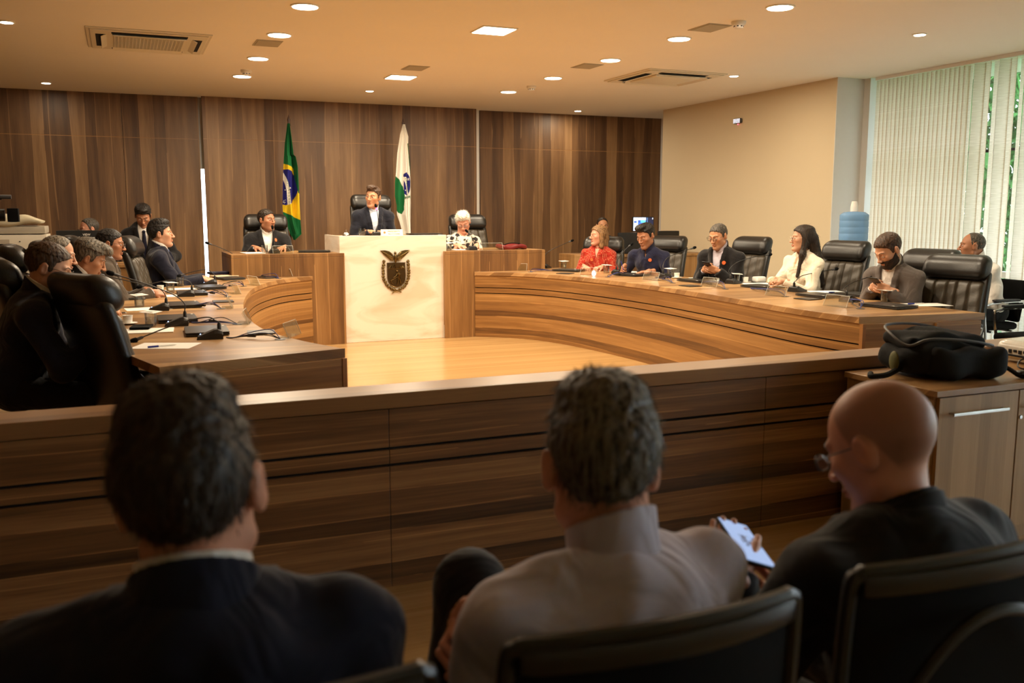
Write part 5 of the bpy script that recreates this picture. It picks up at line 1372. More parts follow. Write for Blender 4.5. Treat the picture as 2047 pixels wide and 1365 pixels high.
hairmat('hair_grey', srgb(70, 64, 56), srgb(150, 140, 124)); hairmat('hair_saltpepper', srgb(34, 30, 26), srgb(128, 118, 102)); hairmat('hair_white', srgb(190, 184, 170), srgb(240, 236, 224))
hairmat('hair_lightbrown', srgb(96, 66, 40), srgb(160, 122, 80)); hairmat('hair_darkgrey', srgb(44, 40, 36), srgb(96, 88, 78)); hairmat('beard_dark', srgb(26, 18, 14), srgb(60, 42, 30))
SKIN = {'light': (206, 156, 126), 'mid': (190, 138, 104), 'tan': (170, 118, 88), 'pink': (208, 150, 124)}
def hair_fn(style, base):
    """returns (distance function in head space)"""
    hl = {'short': [(-.2, -.072), (-.045, -.066), (-.030, .006), (-.005, .022), (.012, -.012), (.024, -.005), (.034, .040), (.060, .060), (.075, .072), (.2, .078)],
          'long': [(-.2, -.2), (-.0, -.2), (.012, -.2), (.022, .01), (.040, .050), (.075, .074), (.2, .08)],
          'receding': [(-.2, -.062), (-.045, -.055), (-.030, .006), (-.005, .022), (.010, -.010), (.022, .010), (.034, .060), (.050, .085), (.06, .13), (.2, .2)],
          'balding': [(-.2, -.055), (-.045, -.050), (-.030, .006), (-.004, .022), (.008, .0), (.020, .03), (.030, .13), (.2, .2)]}
    th0 = {'short': .010, 'crop': .005, 'full': .020, 'quiff': .012, 'receding': .008, 'balding': .003, 'messy': .022, 'spiky': .018, 'long': .014, 'bob': .014, 'thick': .012}[style]
    key = {'crop': 'short', 'full': 'short', 'quiff': 'short', 'messy': 'short', 'spiky': 'short', 'bob': 'long', 'thick': 'short'}.get(style, style)
    H = hl[key]; ys = np.array([a for a, _ in H], F32); zs = np.array([b2 for _, b2 in H], F32)
    extra = []
    if style == 'quiff': extra = [ellf((0, .045, .112), (.050, .045, .022)), ellf((.01, .075, .098), (.034, .026, .018))]
    if style == 'full': extra = [ellf((0, .030, .105), (.058, .060, .026)), ellf((0, -.03, .09), (.07, .07, .038))]
    if style == 'thick': extra = [ellf((0, -.005, .108), (.066, .085, .040)), ellf((0, -.07, .04), (.07, .05, .07))]
    if style == 'messy': extra = [ellf((0, .050, .105), (.058, .052, .030)), ellf((0, -.05, .075), (.078, .070, .055)), ellf((0, .09, .085), (.045, .024, .02))]
    if style == 'spiky': extra = [ellf((0, .035, .115), (.055, .055, .026)), ellf((-.01, .07, .105), (.04, .03, .022))]
    if style == 'long':
        for s in (-1, 1):
            extra += [cap((s * .070, -.005, .02), (s * .080, .015, -.14), .022, .026), cap((s * .080, .015, -.14), (s * .085, .055, -.34), .026, .016)]
        extra += [cap((0, -.085, .0), (0, -.125, -.18), .062, .064), cap((.03, -.125, -.18), (.06, -.175, -.44), .055, .03), cap((-.03, -.125, -.18), (-.06, -.175, -.42), .055, .03), ellf((0, -.03, .085), (.07, .08, .038))]
    if style == 'bob':
        for s in (-1, 1): extra += [cap((s * .068, -.012, .02), (s * .078, -.002, -.125), .024, .026)]
        extra += [cap((0, -.08, .0), (0, -.085, -.11), .058, .062), ellf((0, -.03, .085), (.068, .08, .034))]
    ex = union(extra, .03) if extra else None
    amp = {'messy': .0016, 'spiky': .0035, 'thick': .0014, 'full': .0015, 'white': .003}.get(style, .0016)
    def f(p):
        x, y, z = p[:, 0], p[:, 1], p[:, 2]
        th = th0 * (0.35 + 0.65 * np.clip((z + .05) / .11, 0, 1)) if key != 'long' else th0
        nzv = amp * .6 * (np.sin(x * 230 + 2.3 * np.sin(y * 97 + z * 61) + 1.9 * np.sin(z * 143 + y * 31)) + np.sin(y * 270 + 2.1 * np.sin(x * 120 - z * 83) + 1.5 * np.sin(z * 171 - x * 77)) + .8 * np.sin(z * 190 + 2.5 * np.sin(x * 133 + y * 101)))
        th = th * (1 - .55 * np.clip((np.abs(x) - .03) / .045, 0, 1) * (z < .07)) if key != 'long' else th
        d = base(p) - th
        cut = np.interp(y, ys, zs).astype(F32) - z
        d = smax(d, cut * .75, .006)
        if ex is not None:
            e = ex(p)
            if key != 'long': e = smax(e, cut * .75, .006)
            else:  # keep the face clear
                e = smax(e, -(ellf((0, .075, -.02), (.062, .07, .095))(p)), .01)
            d = smin(d, e, .02)
        return d + nzv
    return f
def key_len(s): return s in ('long', 'bob')
def glasses_mesh(f, parent, M, col, w=.0215, h=.0145, thick=.0014):
    g = MB(); z0 = .002; yb = max(ysurf(f, .0, .004), ysurf(f, .04, z0)) + .006; yb = max(yb, ysurf(f, .031, z0) + .007)
    for s in (-1, 1):
        ring = []
        for k in range(20):
            a = 2 * PI * k / 20; cx_ = abs(math.cos(a)) ** .7 * math.copysign(1, math.cos(a)); sz = abs(math.sin(a)) ** .7 * math.copysign(1, math.sin(a))
            ring.append(M @ Vector((s * .033 + cx_ * w, yb - .10 * (abs(s * .033 + cx_ * w)) ** 1.1, z0 + sz * h)))
        g.tube(ring, thick, 6, closed=True)
        g.tube([M @ Vector(q) for q in ((s * .056, yb - .010, z0 + .006), (s * .074, yb - .02, z0 + .008), (s * .080, .0, z0 + .010), (s * .080, -.022, z0 - .004))], thick * .9, 6)
    g.tube([M @ Vector((-.010, yb - .001, z0 + .004)), M @ Vector((0, yb + .002, z0 + .007)), M @ Vector((.010, yb - .001, z0 + .004))], thick, 6)
    o = g.build('eyeglasses', col, parent, smooth=True)
    for s in (-1, 1):
        l = MB(); l.ell((0, 0, 0), (1, 1, 1), 14, 7, M @ Matrix.Translation((s * .033, yb - .0032, z0)) @ Matrix.Rotation(-s * .10, 4, 'Z') @ Matrix.Diagonal((w * .97, .0008, h * .97, 1)))
        l.build('lens', 'lens', o, smooth=True)
def person(label, head, rz, z0=0.0, lean=8, sidelean=0, hyaw=0, hpitch=5, hroll=0, skin='mid', style='short', hair='hair_dark', outfit='suit', top='suit_black',
           shirt='shirt_white', tie=None, hands=None, gl=None, beard=None, w=1.0, hs=1.0, fem=False, sticker=None, eyes=True, standing=False, chub=0.0, openm=0.0,
           collar_open=False, scalp=None, fine=1.0, arm_len=1.0, cross_leg=False, earring=False, shoulder=None, pelvis_z=.57, stretchL=None, neck_fwd=10, shup=.092, colh=0.0, watch=False, trousers='trousers_dark'):
    t1 = time.time()
    rz = R(rz); inv = Matrix.Rotation(-rz, 3, 'Z'); l = R(lean); sl = R(sidelean)
    nv = Vector((math.sin(sl) * .6, math.sin(l * .8 + R(neck_fwd)), 0)); nv.z = math.sqrt(max(.2, 1 - nv.x ** 2 - nv.y ** 2)); nv *= .135 * hs
    pz_ = z0 + (pelvis_z if not standing else .95)
    Lz = head.z - nv.z - pz_; L = Lz / (math.cos(l) * math.cos(sl))
    uv = Vector((math.sin(sl), math.sin(l) * math.cos(sl), math.cos(l) * math.cos(sl)))
    pz_ += 0
    rootw = Vector((head.x, head.y, 0)) - Matrix.Rotation(rz, 3, 'Z') @ Vector((nv.x + uv.x * L, nv.y + uv.y * L, 0))
    if not (.44 < L < .62): print('TORSO', label, round(L, 3))
    root = empty('person', (rootw.x, rootw.y, z0), rz, label, 'person', None)
    pz_ -= z0
    Pv = np.array((0, 0, pz_)); u = np.array(uv); N = Pv + u * L; Hc = N + np.array(nv)
    xax = np.array((1.0, 0, 0)); xax -= u * (xax @ u); xax /= np.linalg.norm(xax); fw = np.cross(u, xax)
    T = np.stack([xax, fw, u], 1).astype(F32)
    sw = (shoulder or (.172 if not fem else .15)) * w ** .5
    SH = [N - u * shup + xax * s * sw + fw * .012 for s in (-1, 1)]
    # hands default
    if hands is None: hands = [dict(w=(-.13, .36, .80), fd=(.5, .8, -.15), pn=(0, -.2, -1)), dict(w=(.13, .36, .80), fd=(-.5, .8, -.15), pn=(0, -.2, -1))]
    EL = []; WR = []
    for i, s in enumerate((-1, 1)):
        h = hands[i] = dict(hands[i])
        if 'ww' in h: Wt = np.array(inv @ (Vector(h['ww']) - Vector((rootw.x, rootw.y, 0))), float)
        else: Wt = np.array(h['w'], float)
        Wt[2] -= z0
        for kk in ("fd", "pn"):
            if 'w' + kk in h: h[kk] = tuple(inv @ Vector(h['w' + kk]))
        EL.append(ik(SH[i], Wt, .29 * arm_len, .255 * arm_len, h.get('pole', (s * .5, -.35, -.8)))); WR.append(Wt)
    def torso(e):
        ww = w
        return [ellf(Pv - u * .0, np.array((.165 * ww + e, .125 * ww + e, .125 + e)), T), ellf(Pv + u * L * .33, np.array((.148 * ww + e, .112 * ww + e, .16 + e)), T),
                ellf(Pv + u * L * .62 + fw * (.012 if fem else 0), np.array((.152 * ww + e, (.112 if not fem else .118) * ww + e, .19 + e)), T),
                cap(SH[0], SH[1], .050 + e, .050 + e), cap(N - u * .012, SH[0] + u * .006, .048 + e, .046 + e), cap(N - u * .012, SH[1] + u * .006, .048 + e, .046 + e),
                ellf(Pv + u * L * .80 - fw * .02, np.array((.15 * ww + e, .085 + e, .09 + e)), T)]
    def arm(i, e, tend=1.0, upper_only=False):
        a = [cap(SH[i], EL[i], .052 * w ** .3 + e, .040 + e)]
        if not upper_only:
            en = EL[i] + (WR[i] - EL[i]) * tend; c1 = cap(EL[i], en, .040 + e, .0285 + (.034 - .0285) * (1 - tend) * 3 + e)
            dv = ((WR[i] - EL[i]) / np.linalg.norm(WR[i] - EL[i])).astype(F32); en = en.astype(F32)
            a.append(lambda p, c1=c1, dv=dv, en=en: np.maximum(c1(p), (p - en) @ dv))
        return a
    HP = [Pv + xax * s * .095 - np.array((0, 0, .02)) for s in (-1, 1)]
    if standing: KN = [np.array((s * .10, .02, .50)) for s in (-1, 1)]; AN = [np.array((s * .11, -.01, .09)) for s in (-1, 1)]
    else:
        KN = [HP[i] * (1, 0, 0) + np.array((s * .05, .43, .50)) for i, s in enumerate((-1, 1))]; AN = [np.array((s * .13, .40, .09)) for s in (-1, 1)]
        if cross_leg: KN[0] = np.array(inv @ (Vector(cross_leg) - Vector((rootw.x, rootw.y, 0)))); AN[0] = KN[0] + np.array((-.14, -.10, -.40)); KN[0] = KN[0].astype(float)
    def legs(e): 
        r = []
        for i in range(2): r += [cap(HP[i], KN[i], .082 * w ** .5 + e, .056 + e), cap(KN[i], AN[i], .052 + e, .038 + e)]
        return r
    allp = np.array([Pv, N, Hc, *SH, *EL, *WR, *KN, *AN]); lo = allp.min(0) - .19; hi = allp.max(0) + .19
    neck = cap(N - u * .03, Hc + (Hc - N) * -.2 + fw * -.012, .058 * (.9 if fem else 1) * hs, .053 * (.88 if fem else 1) * hs)
    # ---- body (skin)
    Hm = rot3(R(hyaw), R(hpitch), R(hroll)) ; hs_ = hs * (.97 if fem else 1.0)
    ff, fbase = face_fn(fem, chub, openm)
    Hc32 = Hc.astype(F32)
    def headw(p): return ff((p - Hc32) @ Hm / hs_) * hs_
    def headneck(p): return smin(headw(p), neck(p), .022)
    coarse = union(torso(-.012) + arm(0, -.006) + arm(1, -.006) + legs(-.010), .03)
    cut_n = (N).astype(F32); u32 = u.astype(F32)
    V, Q = nets(lambda p: smin(coarse(p), np.maximum(neck(p) + .001, ((p - cut_n) @ u32) - .04), .02), lo, hi, .017)
    V2, Q2 = nets(headneck, Hc - .175, Hc + .175, .0042 / fine)
    # drop the part of the head block deeper than the neck base
    sets = [(V, Q), (V2, Q2)]
    for i, s in enumerate((-1, 1)):
        h = hands[i]
        if h.get('hide'): continue
        hf, hc = hand_fn(WR[i], h['fd'], h['pn'], h.get('side', s * -1), h.get('curls', (25, 30, 20)), h.get('spread', 4), h.get('thumb', (35, 20, 20)), .98 * (.92 if fem else 1), h.get('index'))
        if h.get('bare') is not None:
            fo = cap(EL[i], WR[i], .041, .0265); hf2 = (lambda p, a=hf, b2=fo: smin(a(p), b2(p), .01)); los = np.minimum(EL[i], hc) - .11; his = np.maximum(EL[i], hc) + .11
            sets.append(nets(hf2, los, his, .0048 / fine))
        else: sets.append(nets(hf, hc - .125, hc + .125, .0036 / fine))
    Vs = []; Qs = []; o_ = 0
    for a, b2 in sets: Vs.append(a); Qs.append(b2 + o_); o_ += len(a)
    V = np.concatenate(Vs); Q = np.concatenate(Qs)
    sk = np.array(srgb(*SKIN[skin])[:3]); col = np.tile(sk, (len(V), 1))
    q = ((V - Hc) @ Hm / hs_)
    def blend(mask, c, a): 
        k = np.clip(mask, 0, 1)[:, None] * a
        return col * (1 - k) + np.array(c) * k
    lipm = 1 - np.abs(ellf((0, .094, -.061 - openm * .4), (.0245, .02, .0125 + openm * .5))(q.astype(F32)) < 0).astype(float)
    inl = (ellf((0, .094, -.061 - openm * .4), (.0245, .02, .0120 + openm * .5))(q.astype(F32)) < 0).astype(float)
    col = blend(inl, sk * np.array((.72, .42, .40)) if not fem else np.array(srgb(176, 84, 78)[:3]), .42)
    if openm > 0: col = blend((ellf((0, .094, -.0615 - openm * .4), (.017, .012, openm * .8))(q.astype(F32)) < 0).astype(float), (.03, .01, .01), .95)
    red = np.exp(-((np.abs(q[:, 0]) - .042) ** 2 + (q[:, 2] + .022) ** 2) / .0004) * (q[:, 1] > .03) + np.exp(-((q[:, 0]) ** 2 + (q[:, 2] + .03) ** 2) / .0002) * (q[:, 1] > .09) + (np.abs(q[:, 0]) > .076) * (np.abs(q[:, 2]) < .035) * .8
    col = blend(red, sk * np.array((1.0, .70, .64)), .22)
    headz = (np.linalg.norm(V - Hc, axis=1) < .2)
    if not fem and not beard:
        st = np.clip((-.030 - q[:, 2]) / .02, 0, 1) * np.clip((q[:, 1] + .0) / .03, 0, 1) * headz * (1 - inl)
        col = blend(st, sk * np.array((.62, .62, .66)), .35)
    if scalp:
        H = [(-.2, -.055), (-.045, -.050), (-.030, .0), (.0, .01), (.012, .0), (.03, .045), (.05, .1), (.06, .13), (.2, .2)] if scalp == 'shaved' else [(-.2, -.05), (.2, .2)]
        zc = np.interp(q[:, 1], [a for a, _ in H], [b2 for _, b2 in H])
        top_ = 1 - np.clip((q[:, 2] - .088 + .25 * (q[:, 1] + .06) * (q[:, 1] > -.06)) / .02, 0, 1)
        k = np.clip((q[:, 2] - zc) / .02, 0, 1) * headz * top_ * (np.abs(q[:, 0]) < .083)
        col = blend(k, sk * np.array((.46, .47, .48)), .82)
    colr = np.concatenate([col, np.ones((len(V), 1))], 1)
    body = np_mesh('body', V, Q, 'skin', root, colr)
    MH = Matrix.Translation(Vector(Hc)) @ Matrix([[float(Hm[i][j]) * hs_ for j in range(3)] + [0] for i in range(3)] + [[0, 0, 0, 1]])
    # eyes, brows
    ex = .031
    if eyes:
        ew = MB(); ir = MB(); sq = .0044 if eyes is True else .0018
        for s in (-1, 1):
            ys_ = ysurf(ff, s * ex, .004)
            ew.ell((0, 0, 0), (1, 1, 1), 14, 8, MH @ Matrix.Translation((s * ex, ys_ - .0040, .004 if eyes is True else .0)) @ Matrix.Diagonal((.0125, .0062, sq, 1)))
            ir.ell((0, 0, 0), (1, 1, 1), 10, 6, MH @ Matrix.Translation((s * ex, ys_ + .0004, .004 if eyes is True else -.0005)) @ Matrix.Diagonal((.0058, .0026, min(.0056, sq), 1)))
        ey = ew.build('eyes', 'eye_white', root, smooth=True); ir.build('iris', 'iris', ey, smooth=True)
        lid = MB()
        for s in (-1, 1):
            pts = [MH @ Vector((s * x, ysurf(ff, s * x, z) + .0012, z)) for x, z in ((.018, .005), (.026, .0092), (.035, .0092), (.0445, .004))] if eyes is True else [MH @ Vector((s * x, ysurf(ff, s * x, z) + .0008, z)) for x, z in ((.019, -.001), (.027, -.0045), (.035, -.005), (.044, -.001))]
            lid.tube(catmull(pts, 4), .0009, 5)
        lid.build('eyelashes', 'hair_black' if not hair == 'hair_white' else 'hair_grey', ey, smooth=True)
    for s in (-1, 1):
        bw_ = MB()
        pts = [MH @ Vector((s * x, ysurf(ff, s * x, z) + .0005, z)) for x, z in ((.013, .024), (.024, .030), (.036, .031), (.048, .024))]
        bw_.tube(catmull(pts, 4), [.0022 if not fem else .0013] * 12 + [.0010], 6)
        bw_.build('eyebrow', hair if hair != 'hair_white' else 'hair_grey', root, smooth=True)
    if style:
        hf = hair_fn(style, fbase)
        rr = .20 if style not in ('long',) else .34
        cc = Hc + (np.array((0, 0, -.14)) if style == 'long' else np.array((0, 0, .0)))
        # long hair hangs by gravity: blend head frame
        ang_f = (lambda p: hf((p - Hc32) @ Hm / hs_) * hs_)
        V3_, Q3_ = nets(ang_f, cc - rr * np.array((1, 1, 1 if style != 'long' else 1.15)), cc + rr * np.array((1, 1, 1.0)), (.0045 if style != 'long' else .0065) / fine)
        if len(V3_):
            # short strands standing a little off the hair mass, combed down and back
            rs = np.random.RandomState(len(label)); ns = {True: 2600, False: 900}[fine > 1]
            if key_len(style): ns = int(ns * 1.6)
            pick = rs.randint(0, len(V3_), ns); p0 = V3_[pick].astype(F32); ep_ = .002
            gr_ = np.stack([ang_f(p0 + np.array(d_, F32) * ep_) - ang_f(p0 - np.array(d_, F32) * ep_) for d_ in ((1, 0, 0), (0, 1, 0), (0, 0, 1))], 1); gr_ /= (np.linalg.norm(gr_, axis=1)[:, None] + 1e-9)
            comb = np.array((0, -.35, -1.0), F32) if style not in ('spiky',) else np.array((0, .1, .6), F32)
            if style in ('quiff', 'full'): comb = np.array((0, -.8, -.5), F32)
            comb = (Hm @ comb) + rs.normal(0, .35, (ns, 3)); tng = comb - gr_ * (comb * gr_).sum(1)[:, None]; tng /= (np.linalg.norm(tng, axis=1)[:, None] + 1e-9)
            Ls = {'short': .014, 'crop': .007, 'thick': .022, 'messy': .024, 'spiky': .020, 'quiff': .016, 'full': .022, 'receding': .010, 'balding': .005, 'long': .06, 'bob': .035}[style] * rs.uniform(.6, 1.2, ns)[:, None]
            lift = {'spiky': .55, 'messy': .28, 'thick': .25}.get(style, .10 if not key_len(style) else .02)
            mid = p0 + tng * Ls * .5 + gr_ * Ls * lift * .6; tip = p0 + tng * Ls + gr_ * Ls * lift
            sd_ = np.cross(gr_, tng); wd_ = .0009
            base_ = p0 - gr_ * .0015
            vs_ = np.stack([base_ - sd_ * wd_, base_ + sd_ * wd_, mid + sd_ * wd_ * .8, mid - sd_ * wd_ * .8, tip + sd_ * wd_ * .2, tip - sd_ * wd_ * .2], 1).reshape(-1, 3)
            b0 = np.arange(ns)[:, None] * 6 + len(V3_)
            Q3_ = np.concatenate([Q3_, b0 + np.array([[0, 1, 2, 3]]), b0 + np.array([[3, 2, 4, 5]])]); V3_ = np.concatenate([V3_, vs_])
        np_mesh('hair', V3_, Q3_, hair, root)
    if beard:
        bb = lambda p: smax(smax(fbase(p) - .008, -(ellf((0, .10, -.061), (.019, .03, .0075))(p)), .004), np.maximum(p[:, 2] + .040 - .75 * np.clip(.040 - p[:, 1], 0, .1), -(p[:, 1] - .0)), .006)
        bb2 = lambda p: np.minimum(smax(bb(p), -(ellf((0, .08, -.0), (.050, .06, .042))(p)), .008), smax(ellf((0, .088, -.0475), (.028, .012, .0065))(p), -ellf((0, .1, -.061), (.02, .03, .006))(p), .003)) + .0012 * np.sin(p[:, 0] * 400 + p[:, 2] * 300)
        V4, Q4 = nets(lambda p: bb2((p - Hc32) @ Hm / hs_) * hs_, Hc - .15, Hc + .15, .004)
        np_mesh('beard', V4, Q4, beard, root)
    if gl: glasses_mesh(ff, root, MH, gl)
    if watch is not False:
        i = 1 if watch == 'R' else 0; dv = Vector(WR[i] - EL[i]).normalized(); c = Vector(WR[i]) - dv * .012; qm = dv.to_track_quat('Z', 'Y').to_matrix().to_4x4()
        wm = MB().lathe([(.0285, -.009), (.0315, -.007), (.0315, .007), (.0285, .009)], 24, Matrix.Translation(c) @ qm, cap=False).build('watch_strap', 'brown_leather', root, smooth=True)
        MB().lathe([(.018, 0), (.018, .006), (.015, .008)], 20, Matrix.Translation(c + Vector((0, 0, .030)))).build('watch_face', 'chrome', wm, smooth=True)
    # ---- clothes
    N32 = N.astype(F32); T32 = T
    def loc_(p): return (p - N32) @ T32          # x side, y forward, z up the trunk
    nk = (Hc - N) / np.linalg.norm(Hc - N)
    nk32 = nk.astype(F32)
    nxax = xax.astype(F32)
    # collar follows the real neck line
    nb = (N - u * .03).astype(F32); ntp = (Hc + (Hc - N) * -.2 + fw * -.012); nax = (ntp - nb); nax = (nax / np.linalg.norm(nax)).astype(F32)
    def collar(r, h0, h1, front, tilt=.35):
        def f(p):
            v = p - nb; a = v @ nax; rad = np.linalg.norm(v - a[:, None] * nax, axis=1); lc = loc_(p)
            rr_ = r + .10 * np.clip(.06 - a, 0, .1)
            hh = a + lc[:, 1] * tilt
            d = np.maximum(np.abs(rad - rr_) - .0032, np.maximum(hh - h1, h0 - hh))
            if front > 0: d = np.maximum(d, -np.maximum(np.abs(lc[:, 0]) - front * np.clip((a - .02) / .03, .15, 2), .02 - lc[:, 1]))
            return d
        return f
    tors = union(torso(.004) , .045)
    nk_r = .058 * (.9 if fem else 1) * hs
    outer_e = .004
    def drape(p, k=1.0):
        lc = loc_(p)
        return k * (.0035 * np.sin(lc[:, 2] * 38 + lc[:, 0] * 22 + 2 * np.sin(lc[:, 1] * 14)) + .002 * np.sin(lc[:, 0] * 60 - lc[:, 2] * 25))
    jack = outfit == 'suit'
    # shirt
    if jack:
        sh_parts = union(torso(.003) + arm(0, -.0, .985) + arm(1, -.0, .985), .035)
        low = (Pv + u * .0).astype(F32)
        cfn = collar(nk_r + .006, .045 - colh, .094 - colh, .030 if collar_open else .010)
        shf = lambda p: np.maximum(sh_parts(p), -((p - low) @ u32))
        V5, Q5 = nets(shf, lo, hi, .0085 if not fine > 1 else .007); np_mesh('shirt', V5, Q5, shirt, root)
    e = .019 if jack else .008
    if outfit in ('suit', 'shirt', 'blouse'): arms_ = arm(0, e - .001, .955 if jack else .97) + arm(1, e - .001, .955 if jack else .97)
    else: arms_ = [lambda p, c=cap(SH[i], SH[i] + (EL[i] - SH[i]) * .72, .062, .060): c(p) for i in (0, 1)]
    if any(h.get('bare') is not None for h in hands) and outfit == 'shirt':
        arms_ = arm(0, e, hands[0].get('bare') or .97) + arm(1, e, hands[1].get('bare') or .97)
    main = union(torso(e) + arms_, .030 if jack else .028)
    hemz = (Pv - u * (.10 if jack else .03)).astype(F32)
    vw = .052; vl = .30
    def garment(p):
        d = main(p) + drape(p, 1.0 if jack else 1.5)
        lc = loc_(p)
        # neck hole
        v = p - nb; a = v @ nax; rad = np.linalg.norm(v - a[:, None] * nax, axis=1)
        if jack:
            h = -lc[:, 2]; wopen = vw * np.clip(1 - (h - .0) / vl, 0, 1) ** .8 + .0
            op = np.maximum(np.abs(lc[:, 0]) - wopen * 1.15, .02 - lc[:, 1])
            # lapel relief
            lap = np.maximum(d - .009, np.maximum(np.abs(np.abs(lc[:, 0]) - wopen * 1.15 - .024) - .024, np.maximum(np.abs(h - .12) - .15, -lc[:, 1] + .02)))
            d = np.minimum(d, lap)
            d = np.maximum(d, -op)
            d = np.maximum(d, -np.maximum(np.abs(lc[:, 0]) - .052 * np.clip(1.0 + lc[:, 2] * 0, 0, 1), np.maximum(.03 - lc[:, 1], -lc[:, 2] - .02)))
        elif outfit == 'shirt':
            slit = np.maximum(np.abs(lc[:, 0]) - (.022 if collar_open else .004) * np.clip(1 + lc[:, 2] / .09, 0, 1), np.maximum(.03 - lc[:, 1], -lc[:, 2] - .10)); d = np.maximum(d, -slit)
            pl_ = np.maximum(main(p) - .003, np.maximum(np.abs(lc[:, 0]) - .014, .03 - lc[:, 1])); d = np.minimum(d, np.maximum(pl_, lc[:, 2] + (.10 if collar_open else .02)))
        elif outfit == 'blouse':
            slit = np.maximum(np.abs(lc[:, 0]) - .03 * np.clip(1 + lc[:, 2] / .13, 0, 1), np.maximum(.03 - lc[:, 1], -lc[:, 2] - .13)); d = np.maximum(d, -slit)
        else:
            ring = np.maximum(nk_r + .022 - rad, 0 * rad - .1); d = np.maximum(d, np.where(a > -.02, nk_r + .02 - rad, -1.0))
        return np.maximum(d, -((p - hemz) @ u32))
    nm = {'suit': 'jacket', 'shirt': 'shirt', 'blouse': 'blouse', 'tee': 't_shirt'}[outfit]
    V6, Q6 = nets(garment, lo, hi, .0085 if not fine > 1 else .006)
    gm = np_mesh(nm, V6, Q6, top, root)
    cb = nb + nax * .05
    def fine_part(f, name, mat):
        V_, Q_ = nets(f, cb - .15, cb + .15, .0036)
        if len(V_): np_mesh(name, V_, Q_, mat, root)
    if jack:
        fine_part(cfn, 'shirt_collar', shirt)
        fine_part(lambda p: np.maximum(collar(nk_r + .016, .0, .074 - colh, .0, .5)(p), loc_(p)[:, 1] - .012), 'jacket_collar', top)
    elif outfit == 'shirt': fine_part(collar(nk_r + .007, .02, .096, .028 if collar_open else .012), 'shirt_collar', top)
    elif outfit == 'blouse': fine_part(collar(nk_r + .008, .02, .07, .035), 'blouse_collar', top)
    def surf_at(x, z, f):
        p = N + xax * x + u * z + fw * .35
        for _ in range(60):
            d = float(f(np.array([p], F32))[0]); p = p - fw * max(d, 0) * .7
            if d < 4e-4: break
        return p
    if tie:
        f0 = sh_parts if jack else main
        knot = Vector(surf_at(0, -.018, sh_parts)) ; tb = MB()
        rows = []
        for k in range(15):
            z = -.03 - k * .022; p = Vector(surf_at(0, z, sh_parts)) + Vector(fw) * .005; wd = .016 + .0016 * k
            rows.append((p - Vector(xax) * wd, p + Vector(fw) * .004, p + Vector(xax) * wd))
        vs = [v for r_ in rows for v in r_]; fs = []
        for k in range(14):
            for j in range(2): fs.append((k * 3 + j, k * 3 + j + 1, k * 3 + j + 4, k * 3 + j + 3))
        tb.add(vs, fs); tb.ell((0, 0, 0), (1, 1, 1), 12, 8, Matrix.Translation(knot + Vector(fw) * .006) @ Matrix([[float(T[i][j]) for j in range(3)] + [0] for i in range(3)] + [[0, 0, 0, 1]]) @ Matrix.Diagonal((.019, .012, .019, 1)))
        o = tb.build('tie', CL[tie], root, smooth=True); md_ = o.modifiers.new('thickness', 'SOLIDIFY'); md_.thickness = .004
    if sticker:
        p = Vector(surf_at(sticker[0], sticker[1], garment)); e2 = .02
        a = Vector(surf_at(sticker[0] + e2, sticker[1], garment)) - Vector(surf_at(sticker[0] - e2, sticker[1], garment)); b2 = Vector(surf_at(sticker[0], sticker[1] + e2, garment)) - Vector(surf_at(sticker[0], sticker[1] - e2, garment))
        n_ = a.cross(b2).normalized(); n_ = n_ if n_.dot(Vector(fw)) > 0 else -n_
        MB().lathe([(.019, 0), (.019, .0012)], 20, Matrix.Translation(p + n_ * .001) @ n_.to_track_quat('Z', 'Y').to_matrix().to_4x4()).build('round_sticker', 'sticker_orange', root, label='round orange sticker')
    # trousers and shoes
    lg = union(legs(.006) + [ellf(Pv - u * .01, np.array((.168 * w, .13 * w, .12)), T)], .04)
    AN32 = [np.array(a, F32) for a in AN]
    V7, Q7 = nets(lambda p: np.maximum(lg(p), (p - (Pv + u * .06).astype(F32)) @ u32 - 3 * np.clip(p[:, 1] - .10, 0, 1)), lo, hi, .015); np_mesh('trousers', V7, Q7, trousers, root)
    for i in range(2):
        a = AN[i]; 
        MB().ell((a[0], a[1] + .06, a[2] - .045), (.045, .135, .042), 14, 8).build('shoe', 'leather', root, smooth=True)
    root['_dbg'] = 0; del root['_dbg']
    return root, dict(N=N, Hc=Hc, SH=SH, EL=EL, WR=WR, T=T, rz=rz)
# ------------------------------------------------------------------ the cast
T = TOP + .045
def dh(x=.13, y=.34, z=T, **k):   # hands resting on the desk top
    a = dict(w=(-x, y, z), fd=(.55, .8, -.12), pn=(0, -.15, -1)); b2 = dict(w=(x, y, z), fd=(-.55, .8, -.12), pn=(0, -.15, -1))
    a.update(k.get('L', {})); b2.update(k.get('R', {})); return [a, b2]
PEOPLE = {}
def P_(key, *a, **k): PEOPLE[key] = person(*a, **k)
